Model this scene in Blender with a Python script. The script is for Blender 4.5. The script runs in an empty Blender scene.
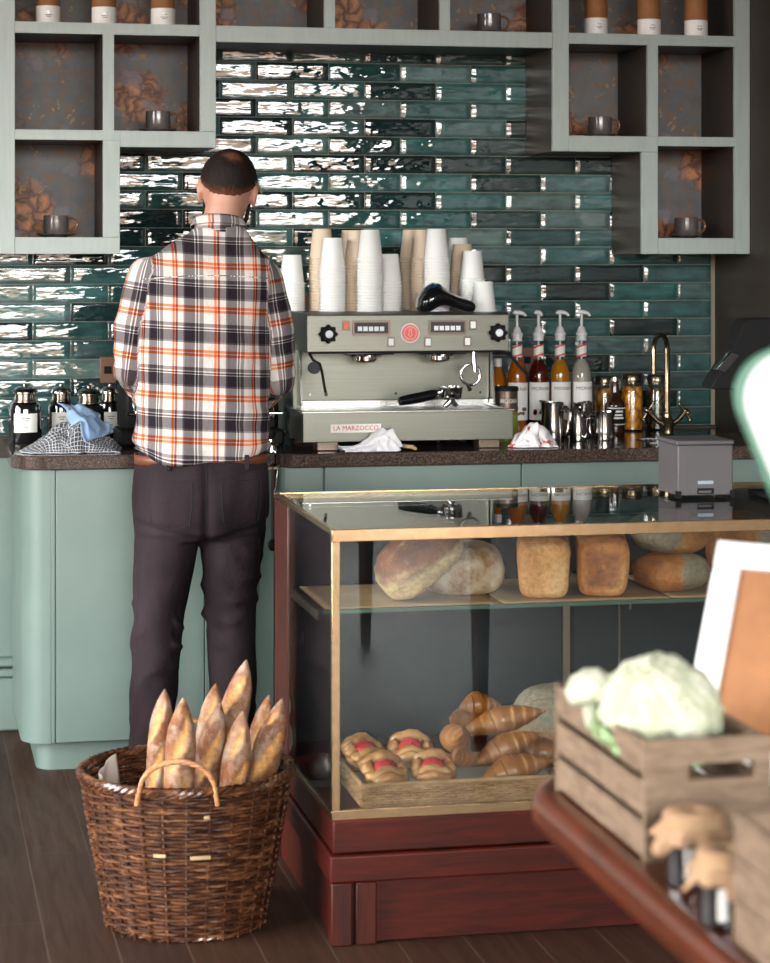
import bpy, math, random
from mathutils import Vector, Matrix, Quaternion, noise
random.seed(11)
PI = math.pi
sc = bpy.context.scene
COL = sc.collection
# ---------------------------------------------------------------- camera geometry (metres, eye at 1.5 m)
F = 2277.0; TH = math.atan(480.0 / F); EYE = 1.5; HZ = 254.0
ST, CT = math.sin(TH), math.cos(TH)
def ray(px, py):
    u = (px - 385.0) / F
    return Vector((ST + u * CT, CT - u * ST, (HZ - py) / F))
def at(px, py, Y):
    d = ray(px, py); t = Y / d.y
    return Vector((d.x * t, Y, EYE + d.z * t))
def atz(px, py, z):
    d = ray(px, py); t = (z - EYE) / d.z
    return Vector((d.x * t, d.y * t, z))
def nz(x, y=0.0, z=0.0):
    return noise.noise(Vector((x, y, z)))
def lerp(a, b, t): return a + (b - a) * t
def sstep(a, b, x):
    t = max(0.0, min(1.0, (x - a) / (b - a))); return t * t * (3 - 2 * t)
def lin(c):
    return tuple((x / 255 / 12.92) if x / 255 <= .04045 else ((x / 255 + .055) / 1.055) ** 2.4 for x in c) + (1.0,)
# ---------------------------------------------------------------- mesh builder
class MB:
    def __init__(s): s.v = []; s.f = []; s.s = {}; s.c = {}; s.uv = {}
    def add(s, vs, fs):
        o = len(s.v); s.v += [Vector(p) for p in vs]; s.f += [tuple(i + o for i in f) for f in fs]; return o
    def box(s, x0, x1, y0, y1, z0, z1, rz=0, piv=None):
        vs = [Vector((x, y, z)) for z in (z0, z1) for x, y in ((x0, y0), (x1, y0), (x1, y1), (x0, y1))]
        if rz:
            p = Vector(piv) if piv else Vector(((x0 + x1) / 2, (y0 + y1) / 2, 0)); m = Matrix.Rotation(rz, 3, 'Z')
            vs = [p + m @ (q - p) for q in vs]
        s.add(vs, [(3, 2, 1, 0), (4, 5, 6, 7), (0, 1, 5, 4), (1, 2, 6, 5), (2, 3, 7, 6), (3, 0, 4, 7)]); return s
    def prism(s, poly, z0, z1, M=None):
        n = len(poly); vs = [Vector((x, y, z0)) for x, y in poly] + [Vector((x, y, z1)) for x, y in poly]
        if M: vs = [M @ q for q in vs]
        s.add(vs, [tuple(range(n - 1, -1, -1)), tuple(range(n, 2 * n))] + [(i, (i + 1) % n, n + (i + 1) % n, n + i) for i in range(n)]); return s
    def rings(s, rs, caps=True, closed=True):
        n = len(rs[0]); o = s.add([p for r in rs for p in r], []); m = n if closed else n - 1
        for k in range(len(rs) - 1):
            for i in range(m):
                j = (i + 1) % n; s.f.append((o + k * n + i, o + k * n + j, o + (k + 1) * n + j, o + (k + 1) * n + i))
        if caps:
            s.f.append(tuple(o + i for i in range(n - 1, -1, -1))); s.f.append(tuple(o + (len(rs) - 1) * n + i for i in range(n)))
        s.o = o; return s
    def tube(s, path, r, seg=8, caps=True, up=None, flat=1.0):
        P = [Vector(p) for p in path]; n = len(P); R = r if isinstance(r, (list, tuple)) else [r] * n
        T = [(P[min(i + 1, n - 1)] - P[max(i - 1, 0)]).normalized() for i in range(n)]
        u = Vector(up) if up else (Vector((0, 0, 1)) if abs(T[0].z) < .9 else Vector((1, 0, 0)))
        N = (u - T[0] * u.dot(T[0])).normalized(); rs = []
        for i in range(n):
            N = (N - T[i] * N.dot(T[i])).normalized(); B = T[i].cross(N)
            rs.append([P[i] + (N * math.cos(a) * flat + B * math.sin(a)) * R[i] for a in [2 * PI * k / seg for k in range(seg)]])
        s.rings(rs, caps); return s
    def lathe(s, prof, c=(0, 0, 0), seg=24, M=None, caps=True):
        c = Vector(c); rs = []
        for r, z in prof:
            ring = [Vector((r * math.cos(2 * PI * k / seg), r * math.sin(2 * PI * k / seg), z)) for k in range(seg)]
            rs.append([c + (M @ q if M else q) for q in ring])
        s.rings(rs, caps); return s
    def ell(s, c, r, seg=20, rg=12, M=None, fn=None):
        c = Vector(c); vs = []; fs = []
        for j in range(rg + 1):
            ph = PI * j / rg
            for i in range(seg):
                a = 2 * PI * i / seg; d = Vector((math.sin(ph) * math.cos(a), math.sin(ph) * math.sin(a), -math.cos(ph)))
                k = fn(d) if fn else 1.0; q = Vector((d.x * r[0], d.y * r[1], d.z * r[2])) * k
                vs.append(c + (M @ q if M else q))
        for j in range(rg):
            for i in range(seg):
                k = (i + 1) % seg; fs.append((j * seg + i, j * seg + k, (j + 1) * seg + k, (j + 1) * seg + i))
        s.add(vs, fs); return s
    def grid(s, fn, nu, nv, closed=False):
        o = s.add([fn(i / nu, j / nv) for j in range(nv + 1) for i in range(nu + 1)], [])
        for j in range(nv):
            for i in range(nu):
                a = o + j * (nu + 1) + i; s.f.append((a, a + 1, a + nu + 2, a + nu + 1))
        return s
    def xf(s, M):
        s.v = [M @ q for q in s.v]; return s
    def mesh(s, name, m, ang=40):
        me = bpy.data.meshes.new(name); me.from_pydata([tuple(q) for q in s.v], [], s.f)
        for k in (m if isinstance(m, (list, tuple)) else [m]): me.materials.append(k)
        if s.s:
            a = me.attributes.new('s', 'FLOAT', 'POINT'); a.data.foreach_set('value', [s.s.get(i, 0.0) for i in range(len(s.v))])
        if s.c:
            a = me.attributes.new('tint', 'FLOAT_COLOR', 'POINT')
            a.data.foreach_set('color', [x for i in range(len(s.v)) for x in s.c.get(i, (0, 0, 0, 1))])
        me.validate(); me.update()
        if ang is None: me.shade_flat()
        else:
            me.shade_smooth(); me.set_sharp_from_angle(angle=math.radians(ang))
        return me
    def build(s, name, m, parent=None, ang=40, bevel=0, sub=0, solid=0, seg=2, world=False):
        if parent is not None and world:
            q = parent.matrix_basis.inverted(); s.v = [q @ p for p in s.v]
        o = bpy.data.objects.new(name, s.mesh(name, m, ang)); COL.objects.link(o)
        if parent is not None: o.parent = parent
        if solid:
            k = o.modifiers.new('s', 'SOLIDIFY'); k.thickness = solid; k.offset = 0
        if sub:
            k = o.modifiers.new('d', 'SUBSURF'); k.levels = k.render_levels = sub
        if bevel:
            k = o.modifiers.new('b', 'BEVEL'); k.width = bevel; k.segments = seg; k.limit_method = 'ANGLE'; k.angle_limit = math.radians(35)
        return o
def tag(o, label, cat, group=None):
    o['label'] = label; o['category'] = cat
    if group: o['group'] = group
    return o
def struct(o): o['kind'] = 'structure'; return o
def thing(name, label, cat, loc=(0, 0, 0), rz=0, group=None, rot=None):
    o = bpy.data.objects.new(name, None); COL.objects.link(o); o.empty_display_size = .05
    o.rotation_mode = 'XYZ'; o.matrix_basis = Matrix.Translation(Vector(loc)) @ (rot if rot else Matrix.Rotation(rz, 4, 'Z'))
    return tag(o, label, cat, group)
def kids(o): return [c for c in bpy.data.objects if c.parent == o]
def dup(o, label, loc, rz=None, group=None, scale=None, par=None):
    c = o.copy(); COL.objects.link(c)
    if par is not None: c.parent = par
    else:
        c['label'] = label; c.location = Vector(loc)
        if rz is not None: c.rotation_euler = (0, 0, rz)
        if scale: c.scale = (scale,) * 3 if isinstance(scale, (int, float)) else scale
        if group: c['group'] = group
    for ch in kids(o): dup(ch, None, None, par=c)
    return c
def remesh(mb, voxel, smooth=4, fac=.5):
    me = bpy.data.meshes.new('tmp'); me.from_pydata([tuple(q) for q in mb.v], [], mb.f)
    o = bpy.data.objects.new('tmp', me); COL.objects.link(o)
    k = o.modifiers.new('r', 'REMESH'); k.mode = 'VOXEL'; k.voxel_size = voxel; k.use_smooth_shade = True
    if smooth:
        k = o.modifiers.new('m', 'SMOOTH'); k.factor = fac; k.iterations = smooth
    dg = bpy.context.evaluated_depsgraph_get(); dg.update()
    out = bpy.data.meshes.new_from_object(o.evaluated_get(dg))
    bpy.data.objects.remove(o); bpy.data.meshes.remove(me)
    out.shade_smooth(); out.materials.clear()
    return out
def link(name, me, m, parent=None):
    me.name = name
    for k in (m if isinstance(m, (list, tuple)) else [m]): me.materials.append(k)
    o = bpy.data.objects.new(name, me); COL.objects.link(o)
    if parent is not None: o.parent = parent
    return o
def text(body, name, size, m, parent, M, depth=.0006, align='CENTER', sx=1.0, bold=0.0):
    cu = bpy.data.curves.new('t', 'FONT'); cu.body = body; cu.size = size; cu.align_x = align; cu.align_y = 'CENTER'; cu.extrude = depth; cu.resolution_u = 2; cu.offset = bold
    o = bpy.data.objects.new('t', cu); COL.objects.link(o)
    dg = bpy.context.evaluated_depsgraph_get(); dg.update()
    me = bpy.data.meshes.new_from_object(o.evaluated_get(dg)); bpy.data.objects.remove(o); bpy.data.curves.remove(cu)
    me.transform(M @ Matrix.Diagonal((sx, 1, 1, 1))); me.shade_flat()
    return link(name, me, m, parent)
def face(loc, rz=0, rx=PI / 2):   # text plane facing -Y at loc
    return Matrix.Translation(Vector(loc)) @ Matrix.Rotation(rz, 4, 'Z') @ Matrix.Rotation(rx, 4, 'X')
def caps(mb, a, b, ra, rb, seg=14):   # tapered capsule
    a = Vector(a); b = Vector(b); d = (b - a); L = d.length; d.normalize(); P = []; R = []
    for k in range(5):
        t = PI / 2 * k / 4; P.append(a - d * ra * math.cos(t)); R.append(max(ra * math.sin(t), 1e-4))
    for k in range(1, 4): P.append(a.lerp(b, k / 4)); R.append(lerp(ra, rb, k / 4))
    for k in range(5):
        t = PI / 2 * k / 4; P.append(b + d * rb * math.sin(t)); R.append(max(rb * math.cos(t), 1e-4))
    mb.tube(P, R, seg); return mb
# ---------------------------------------------------------------- materials
class N:
    def __init__(s, name):
        s.m = bpy.data.materials.new(name); s.m.use_nodes = True; s.t = s.m.node_tree; s.t.nodes.clear()
        s.out = s.n('ShaderNodeOutputMaterial'); s.tc = None
    def n(s, t, **k):
        x = s.t.nodes.new(t)
        for a, b in k.items(): setattr(x, a, b)
        return x
    def l(s, a, b): s.t.links.new(a, b)
    def put(s, sock, v):
        if isinstance(v, bpy.types.NodeSocket): s.l(v, sock)
        else: sock.default_value = v
    def co(s, scale=(1, 1, 1), kind='Object', loc=(0, 0, 0), rot=(0, 0, 0)):
        if not s.tc: s.tc = s.n('ShaderNodeTexCoord')
        mp = s.n('ShaderNodeMapping'); s.l(s.tc.outputs[kind], mp.inputs[0]); mp.inputs['Scale'].default_value = scale; mp.inputs['Location'].default_value = loc; mp.inputs['Rotation'].default_value = rot
        return mp.outputs[0]
    def noise(s, vec, sc=5, det=3, rough=.5, dist=0):
        x = s.n('ShaderNodeTexNoise'); s.l(vec, x.inputs['Vector']); x.inputs['Scale'].default_value = sc; x.inputs['Detail'].default_value = det; x.inputs['Roughness'].default_value = rough; x.inputs['Distortion'].default_value = dist
        return x.outputs['Fac']
    def vor(s, vec, sc=5, out='Distance', feature='F1', rnd=1):
        x = s.n('ShaderNodeTexVoronoi'); x.feature = feature; s.l(vec, x.inputs['Vector']); x.inputs['Scale'].default_value = sc; x.inputs['Randomness'].default_value = rnd
        return x.outputs[out]
    def ramp(s, fac, pts, interp='LINEAR'):
        x = s.n('ShaderNodeValToRGB'); x.color_ramp.interpolation = interp; s.put(x.inputs[0], fac); e = x.color_ramp.elements
        while len(e) < len(pts): e.new(.5)
        for k, (p, c) in enumerate(pts):
            e[k].position = p; e[k].color = c if isinstance(c, tuple) else (c, c, c, 1)
        return x.outputs[0]
    def mix(s, f, a, b, mode='MIX'):
        x = s.n('ShaderNodeMix', data_type='RGBA', blend_type=mode); s.put(x.inputs[0], f); s.put(x.inputs[6], a); s.put(x.inputs[7], b); return x.outputs[2]
    def math(s, op, a, b=0.0, c=None):
        x = s.n('ShaderNodeMath', operation=op); s.put(x.inputs[0], a); s.put(x.inputs[1], b)
        if c is not None: s.put(x.inputs[2], c)
        return x.outputs[0]
    def sep(s, v):
        x = s.n('ShaderNodeSeparateXYZ'); s.l(v, x.inputs[0]); return x.outputs
    def comb(s, x, y, z):
        k = s.n('ShaderNodeCombineXYZ'); s.put(k.inputs[0], x); s.put(k.inputs[1], y); s.put(k.inputs[2], z); return k.outputs[0]
    def attr(s, name, out='Fac'):
        x = s.n('ShaderNodeAttribute'); x.attribute_name = name; return x.outputs[out]
    def bump(s, h, strength=.3, dist=.002):
        x = s.n('ShaderNodeBump'); s.l(h, x.inputs['Height']); x.inputs['Strength'].default_value = strength; x.inputs['Distance'].default_value = dist; return x.outputs[0]
    def bsdf(s, **k):
        x = s.n('ShaderNodeBsdfPrincipled')
        for a, b in k.items(): s.put(x.inputs[{'col': 'Base Color', 'rough': 'Roughness', 'metal': 'Metallic', 'nor': 'Normal', 'trans': 'Transmission Weight', 'ior': 'IOR', 'spec': 'Specular IOR Level', 'coat': 'Coat Weight', 'sss': 'Subsurface Weight', 'em': 'Emission Color', 'es': 'Emission Strength', 'sheen': 'Sheen Weight', 'cr': 'Coat Roughness', 'alpha': 'Alpha'}[a]], b)
        s.l(x.outputs[0], s.out.inputs[0]); return s.m
def simple(name, rgb, rough=.5, metal=0, rgb2=None, sc_=20, bump=0, bsc=60, **k):
    m = N(name); v = m.co(); c = lin(rgb)
    if rgb2: c = m.mix(m.ramp(m.noise(v, sc_, 4), [(.35, 0.0), (.65, 1.0)]), lin(rgb), lin(rgb2))
    if bump: k['nor'] = m.bump(m.noise(v, bsc, 4), bump)
    return m.bsdf(col=c, rough=rough, metal=metal, **k)
def glassmat(name, tint=(1, 1, 1, 1), rough=0.0, spec=1.0):
    m = N(name); g = m.n('ShaderNodeNewGeometry'); ior = m.math('ADD', m.math('MULTIPLY', g.outputs['Backfacing'], 1 / 1.5 - 1.5), 1.5)
    fr = m.n('ShaderNodeFresnel'); m.l(ior, fr.inputs[0]); tr = m.n('ShaderNodeBsdfTransparent'); tr.inputs[0].default_value = tint
    gl = m.n('ShaderNodeBsdfGlossy'); gl.inputs['Roughness'].default_value = rough
    mx = m.n('ShaderNodeMixShader'); m.l(m.math('MULTIPLY', fr.outputs[0], spec), mx.inputs[0]); m.l(tr.outputs[0], mx.inputs[1]); m.l(gl.outputs[0], mx.inputs[2]); m.l(mx.outputs[0], m.out.inputs[0])
    return m.m
MT = {}
def mats():
    # glazed tiles: one colour per tile, mottled glaze
    m = N('glazed_tile'); v = m.co(); a = m.attr('tint', 'Color'); s_ = m.attr('s')
    mott = m.ramp(m.noise(m.co((14, 14, 40)), 1.0, 5, .65), [(.3, .55), (.7, 1.35)])
    c = m.mix(1.0, a, mott, 'MULTIPLY'); c = m.mix(s_, c, lin((132, 122, 104)))
    h = m.noise(m.co((24, 24, 74)), 1.0, 1, .4)
    MT['tile'] = m.bsdf(col=c, rough=m.math('MULTIPLY_ADD', s_, .6, .03), nor=m.bump(h, 1.0, .0012), ior=1.75)
    # painted joinery, sage green grey
    MT['sage'] = simple('sage_paint', (146, 164, 156), .45, rgb2=(139, 157, 150), sc_=6, bump=.06, bsc=150)
    m = N('limed_wood'); v = m.co((30, 30, 4)); n_ = m.noise(v, 2.0, 5)
    MT['shelf'] = m.bsdf(col=m.mix(n_, lin((146, 156, 151)), lin((166, 176, 170))), rough=.4, nor=m.bump(n_, .08))
    MT['dark_in'] = simple('dark_brown_board', (54, 45, 36), .45, rgb2=(46, 38, 31), sc_=10)  # darker brown for the boards behind the pale face frame
    MT['teal'] = simple('teal_paint', (104, 120, 113), .4, rgb2=(98, 114, 107), sc_=5, bump=.04, bsc=120)
    MT['teal_line'] = simple('teal_shadow_gap', (60, 82, 78), .6)
    MT['brown_wall'] = simple('brown_plaster', (50, 41, 32), .6, rgb2=(43, 35, 28), sc_=5, bump=.15, bsc=30)
    MT['ceil'] = simple('ceiling_plaster', (72, 68, 62), .8)
    m = N('speckled_stone'); v = m.co(); sp = m.ramp(m.noise(v, 220, 3), [(.4, lin((46, 37, 33))), (.6, lin((78, 63, 55))), (.74, lin((104, 86, 76)))])
    MT['worktop'] = m.bsdf(col=sp, rough=.13, spec=.55)
    # oak floor planks, laid front to back
    m = N('dark_floor_planks'); x, y, z = m.sep(m.co())[:3]; px = m.math('DIVIDE', x, .15); ix = m.math('FLOOR', px); fx = m.math('FRACT', px)
    wn = m.n('ShaderNodeTexWhiteNoise', noise_dimensions='1D'); m.l(ix, wn.inputs['W']); py = m.math('DIVIDE', m.math('ADD', y, m.math('MULTIPLY', wn.outputs[0], 3.0)), 1.4); iy = m.math('FLOOR', py); fy = m.math('FRACT', py)
    w2 = m.n('ShaderNodeTexWhiteNoise', noise_dimensions='2D'); m.l(m.comb(ix, iy, 0), w2.inputs['Vector'])
    gr = m.noise(m.co((28, 2.2, 1)), 1.5, 6, .6, .6); base = m.mix(w2.outputs[0], lin((54, 34, 25)), lin((74, 48, 36))); c = m.mix(m.ramp(gr, [(.3, 0.0), (.7, .55)]), base, lin((40, 25, 18)))
    jx = m.math('LESS_THAN', m.math('MINIMUM', fx, m.math('SUBTRACT', 1.0, fx)), .012); jy = m.math('LESS_THAN', fy, .002); j = m.math('MAXIMUM', jx, jy)
    c = m.mix(j, c, lin((84, 66, 55))); MT['floor'] = m.bsdf(col=c, rough=m.ramp(gr, [(.2, .42), (.8, .6)]), nor=m.bump(gr, .15), spec=.22)
    # mahogany
    def wood(name, a, b, rough, sc3=(3, 3, 30), coat=.3):
        m = N(name); g = m.noise(m.co(sc3), 2.0, 6, .6, .8)
        return m.bsdf(col=m.mix(m.ramp(g, [(.3, 0.0), (.7, 1.0)]), lin(a), lin(b)), rough=rough, nor=m.bump(g, .08), coat=coat, cr=.2, spec=.22)
    MT['mahog'] = wood('mahogany', (82, 23, 11), (46, 14, 8), .5, (3, 20, 30), .05)
    MT['mahog_v'] = wood('mahogany_upright', (78, 24, 12), (40, 14, 8), .5, (30, 30, 3))
    MT['table'] = wood('varnished_table_wood', (96, 42, 20), (60, 24, 13), .35, (20, 3, 20), .5)
    MT['crate'] = wood('crate_wood', (140, 118, 98), (100, 80, 64), .65, (8, 8, 40), 0)
    MT['wood_pale'] = wood('pale_wood', (196, 170, 130), (170, 140, 100), .5, (20, 4, 20), 0)
    MT['brass'] = simple('brushed_brass', (196, 164, 126), .22, 1, rgb2=(176, 144, 108), sc_=60)
    MT['bronze'] = simple('aged_bronze', (160, 146, 122), .24, 1, rgb2=(128, 114, 92), sc_=14)
    MT['chrome'] = simple('chrome', (214, 214, 212), .08, 1)
    MT['jug'] = simple('jug_steel', (150, 146, 142), .12, 1)
    MT['steel'] = simple('brushed_steel', (190, 190, 186), .25, 1, bump=.05, bsc=200)
    m = N('machine_steel'); g = m.noise(m.co((3, 3, 220)), 1.0, 3)
    MT['mach'] = m.bsdf(col=m.mix(g, lin((98, 98, 89)), lin((114, 114, 105))), rough=.36, metal=.75, nor=m.bump(g, .03))
    MT['mach_dark'] = simple('dark_warm_steel', (104, 88, 78), .35, .7)
    MT['black'] = simple('black_plastic', (14, 13, 14), .65, spec=.2)
    MT['edge_glass'] = simple('shelf_glass_edge', (66, 84, 74), .2)
    MT['gloss_black'] = simple('gloss_black', (16, 17, 19), .1, coat=1.0)
    MT['rubber'] = simple('black_rubber', (18, 17, 17), .6)
    MT['white_pl'] = simple('white_plastic', (215, 213, 212), .3)
    MT['cup'] = simple('white_paper_cup', (240, 238, 234), .55, sss=.1)
    MT['cup_tan'] = simple('cream_brown_paper_cup', (216, 196, 172), .6)
    MT['red'] = simple('red_enamel', (214, 62, 44), .35)
    MT['orange'] = simple('orange_button', (226, 88, 50), .35)
    MT['ink'] = simple('dark_ink', (50, 48, 48), .6)
    MT['redink'] = simple('red_ink', (196, 66, 54), .6)
    MT['label'] = simple('white_label', (232, 229, 224), .6)
    MT['greyprint'] = simple('printer_grey', (86, 81, 83), .45, rgb2=(80, 75, 78), sc_=4)
    MT['kraft'] = simple('kraft_card', (150, 98, 56), .7, rgb2=(140, 90, 50), sc_=30)
    MT['kraft_paper'] = simple('kraft_paper', (168, 132, 100), .75, rgb2=(152, 118, 88), sc_=12)
    MT['clothw'] = simple('white_cotton', (224, 222, 224), .9, bump=.3, bsc=300, sheen=.3)
    MT['clothb'] = simple('pale_blue_cotton', (132, 160, 196), .9, rgb2=(146, 172, 204), sc_=12, bump=.3, bsc=300)
    m = N('stitched_white_cloth'); v = m.co(); st = m.math('GREATER_THAN', m.vor(v, 26, 'Distance', 'F1'), .78)
    MT['clothr'] = m.bsdf(col=m.mix(m.ramp(m.noise(v, 34, 2), [(.6, 0.0), (.64, 1.0)]), lin((228, 224, 224)), lin((196, 60, 66))), rough=.9)
    m = N('checked_grey_cloth'); u = m.attr('uvc', 'Vector'); a, b, _ = m.sep(u)[:3]
    k = m.math('MAXIMUM', m.math('LESS_THAN', m.math('FRACT', m.math('MULTIPLY', a, 60)), .16), m.math('LESS_THAN', m.math('FRACT', m.math('MULTIPLY', b, 60)), .16))
    MT['clothg'] = m.bsdf(col=m.mix(k, lin((62, 62, 66)), lin((190, 192, 196))), rough=.9)
    # dark floral wallpaper
    m = N('floral_wallpaper'); v = m.co((1, 0, 1)); dn = m.n('ShaderNodeTexNoise'); m.l(v, dn.inputs['Vector']); dn.inputs['Scale'].default_value = 22; dn.inputs['Detail'].default_value = 3
    vv = m.n('ShaderNodeVectorMath', operation='MULTIPLY_ADD'); m.l(dn.outputs['Color'], vv.inputs[0]); vv.inputs[1].default_value = (.075, 0, .075); m.l(v, vv.inputs[2]); w = vv.outputs[0]
    base = m.mix(m.noise(v, 9, 5, .7), lin((66, 68, 71)), lin((132, 134, 134)))
    base = m.mix(m.ramp(m.noise(w, 30, 4, .7), [(.5, 0.0), (.6, .75)]), base, lin((132, 96, 66)))
    d = m.math('MULTIPLY_ADD', m.noise(v, 40, 4, .7), .30, m.math('ADD', m.vor(w, 5.2), -.15)); petal = m.ramp(m.vor(w, 22, 'Distance', 'DISTANCE_TO_EDGE'), [(.0, .0), (.12, .35), (.42, 1.0)]); pc = m.mix(petal, lin((84, 44, 28)), lin((222, 150, 100)))
    c = m.mix(m.ramp(d, [(.34, .95), (.50, 0.0)]), base, pc)
    d2 = m.vor(w, 9.3); c = m.mix(m.ramp(d2, [(.22, .7), (.27, 0.0)]), c, lin((128, 122, 130)))
    d3 = m.vor(w, 34); c = m.mix(m.math('MULTIPLY', m.ramp(d3, [(.16, .9), (.26, 0.0)]), m.ramp(m.noise(v, 6, 2), [(.48, 0.0), (.56, 1.0)])), c, lin((176, 138, 78)))
    MT['paper'] = m.bsdf(col=c, rough=.55)
    # tartan shirt
    m = N('tartan_cotton'); u = m.attr('uvc', 'Vector'); a, b, _ = m.sep(u)[:3]
    W = lin((208, 202, 196)); K = lin((36, 30, 36)); O = lin((226, 72, 14)); G = lin((84, 74, 76)); R = lin((120, 30, 14))
    seq = [(0, O), (.055, W), (.075, R), (.13, W), (.27, G), (.31, K), (.55, W), (.575, K), (.625, W), (.65, G), (.72, G), (.75, W), (.96, W)]
    seqh = [(0, O), (.06, W), (.085, O), (.145, W), (.30, G), (.34, K), (.58, W), (.60, K), (.64, W), (.665, G), (.75, W), (.96, W)]
    cu = m.ramp(m.math('FRACT', m.math('DIVIDE', a, .1165)), seq, 'CONSTANT'); cv = m.ramp(m.math('FRACT', m.math('DIVIDE', b, .122)), seqh, 'CONSTANT')
    gm = m.n('ShaderNodeGamma'); m.l(m.mix(1.0, cu, cv, 'MULTIPLY'), gm.inputs[0]); gm.inputs[1].default_value = .5; c = m.mix(.72, m.mix(.5, cu, cv), gm.outputs[0]); tw = m.noise(m.co((1, 1, 1)), 700, 2)
    MT['tartan'] = m.bsdf(col=c, rough=.85, nor=m.bump(m.noise(m.co((1.3, 1, .8)), 20, 6, .62), .6, .014), spec=.1)
    m = N('dark_denim'); v = m.co(); f = m.noise(m.co((1, 1, .5)), 5, 4); c = m.mix(m.ramp(f, [(.35, 0.0), (.7, 1.0)]), lin((34, 27, 30)), lin((56, 46, 50)))
    MT['denim'] = m.bsdf(col=c, rough=.8, nor=m.bump(m.noise(v, 22, 6, .65), .5, .010), spec=.08)
    MT['denim_seam'] = simple('denim_seam', (20, 16, 19), .8)
    MT['skin'] = simple('skin', (198, 150, 128), .5, rgb2=(186, 134, 112), sc_=14, bump=.08, bsc=120, sss=.08)
    m = N('short_dark_hair'); v = m.co(); n1 = m.noise(m.co((1, 1, .25)), 160, 3); cr = m.attr('s')
    c = m.mix(n1, lin((16, 11, 10)), lin((40, 26, 20))); c = m.mix(m.math('MULTIPLY', cr, .8), c, lin((140, 84, 60)))
    MT['hair'] = m.bsdf(col=c, rough=.75, spec=.25, nor=m.bump(n1, .6, .004))
    MT['leather'] = simple('brown_leather', (110, 62, 42), .45, bump=.2)
    MT['shoe'] = simple('dark_shoe_leather', (40, 32, 30), .4, bump=.1)
    # wicker
    def wick(name, cols, rough=.45):
        m = N(name); g = m.noise(m.co((1, 1, 5)), 16, 4, .7); g2 = m.noise(m.co(), 140, 2)
        c = m.ramp(g, [(.25, lin(cols[0])), (.5, lin(cols[1])), (.72, lin(cols[2]))]); return m.bsdf(col=c, rough=rough, nor=m.bump(g2, .3), spec=.6)
    MT['wicker'] = wick('brown_willow', [(26, 16, 11), (70, 40, 25), (138, 92, 60)], .22)
    MT['wicker_l'] = wick('honey_willow', [(128, 78, 44), (176, 118, 70), (206, 160, 112)], .4)
    MT['tray'] = wick('pale_willow', [(112, 74, 48), (166, 120, 84), (200, 158, 120)], .45)
    # breads. s: 0 crust, 1 opened crumb
    def bread(name, dark, mid, light, crumb, flour=None, fl=.0, sc1=9, rough=.55):
        m = N(name); v = m.co(); n1 = m.noise(v, sc1, 5, .6); c = m.ramp(n1, [(.3, lin(dark)), (.52, lin(mid)), (.72, lin(light))])
        s_ = m.attr('s'); n2 = m.noise(v, 50, 4, .7); cc = m.mix(m.ramp(n2, [(.42, 0.0), (.7, .45)]), lin(crumb), lin(dark)); c = m.mix(s_, c, cc); c = m.mix(1.0, c, m.ramp(m.noise(v, 95, 4, .7), [(.3, .62), (.5, .95), (.7, 1.2)]), 'MULTIPLY')
        if flour:
            ff = m.ramp(m.noise(v, 22, 6, .75), [(.5 - fl, 0.0), (.75 - fl, .8)]); c = m.mix(m.math('MULTIPLY', ff, m.math('SUBTRACT', 1.0, s_)), c, lin(flour))
        return m.bsdf(col=c, rough=rough, nor=m.bump(m.noise(v, 55, 6, .75), .9, .007))
    MT['bag'] = bread('baguette_crust', (104, 56, 30), (140, 84, 48), (168, 118, 78), (226, 168, 100), (196, 172, 150), .06, 12)
    MT['sour'] = bread('sourdough_crust', (70, 32, 16), (124, 64, 30), (170, 104, 56), (206, 170, 132), (200, 170, 140), -.04, 10)
    MT['sour2'] = bread('floury_crust', (122, 76, 50), (166, 116, 80), (200, 160, 124), (220, 190, 156), (206, 186, 168), .12, 10)
    MT['tin'] = bread('tin_loaf_crust', (176, 108, 60), (204, 142, 88), (222, 172, 122), (120, 62, 34), None, 0, 7)
    MT['tin2'] = bread('dark_tin_loaf_crust', (160, 86, 42), (192, 120, 68), (212, 152, 98), (122, 66, 40), None, 0, 7)
    MT['grey_loaf'] = bread('grey_floured_crust', (136, 70, 34), (176, 106, 54), (196, 134, 80), (146, 132, 114), None, 0, 9)
    m = N('croissant_crust'); v = m.co(); s_ = m.attr('s'); n1 = m.noise(v, 26, 4)
    c = m.mix(s_, m.mix(n1, lin((104, 54, 22)), lin((172, 104, 50))), lin((214, 158, 98))); MT['crois'] = m.bsdf(col=c, rough=.38, nor=m.bump(n1, .2), coat=.2)
    MT['jam'] = simple('red_berry_jam', (150, 12, 22), .12, rgb2=(206, 40, 48), sc_=60, coat=.8)
    MT['caul'] = simple('cauliflower_curd', (188, 188, 170), .7, rgb2=(166, 170, 140), sc_=25, bump=.5, bsc=120, sss=.1)
    MT['leaf'] = simple('pale_green_leaf', (140, 160, 112), .5, rgb2=(96, 128, 84), sc_=14)
    MT['glass'] = glassmat('clear_glass'); MT['glass_g'] = glassmat('greenish_glass', (.93, .97, .95, 1))
    MT['glass_top'] = glassmat('case_top_glass', (.9, .94, .93, 1))
    MT['amberg'] = glassmat('amber_glass', (.35, .12, .03, 1))
    def liq(name, c): return simple(name, c, .12, trans=.55, ior=1.33)
    MT['amber'] = liq('amber_syrup', (222, 146, 30)); MT['cola'] = liq('dark_red_syrup', (96, 20, 14)); MT['orange_s'] = liq('orange_syrup', (214, 120, 24)); MT['clear_s'] = liq('cloudy_syrup', (214, 204, 190))
    MT['darkback'] = simple('case_back_laminate', (33, 36, 40), .6, rgb2=(28, 31, 35), sc_=3, spec=.2)
    MT['case_in'] = simple('case_lining', (60, 58, 58), .5)
    MT['copper'] = simple('copper_plate', (112, 78, 62), .5, .3)
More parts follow.
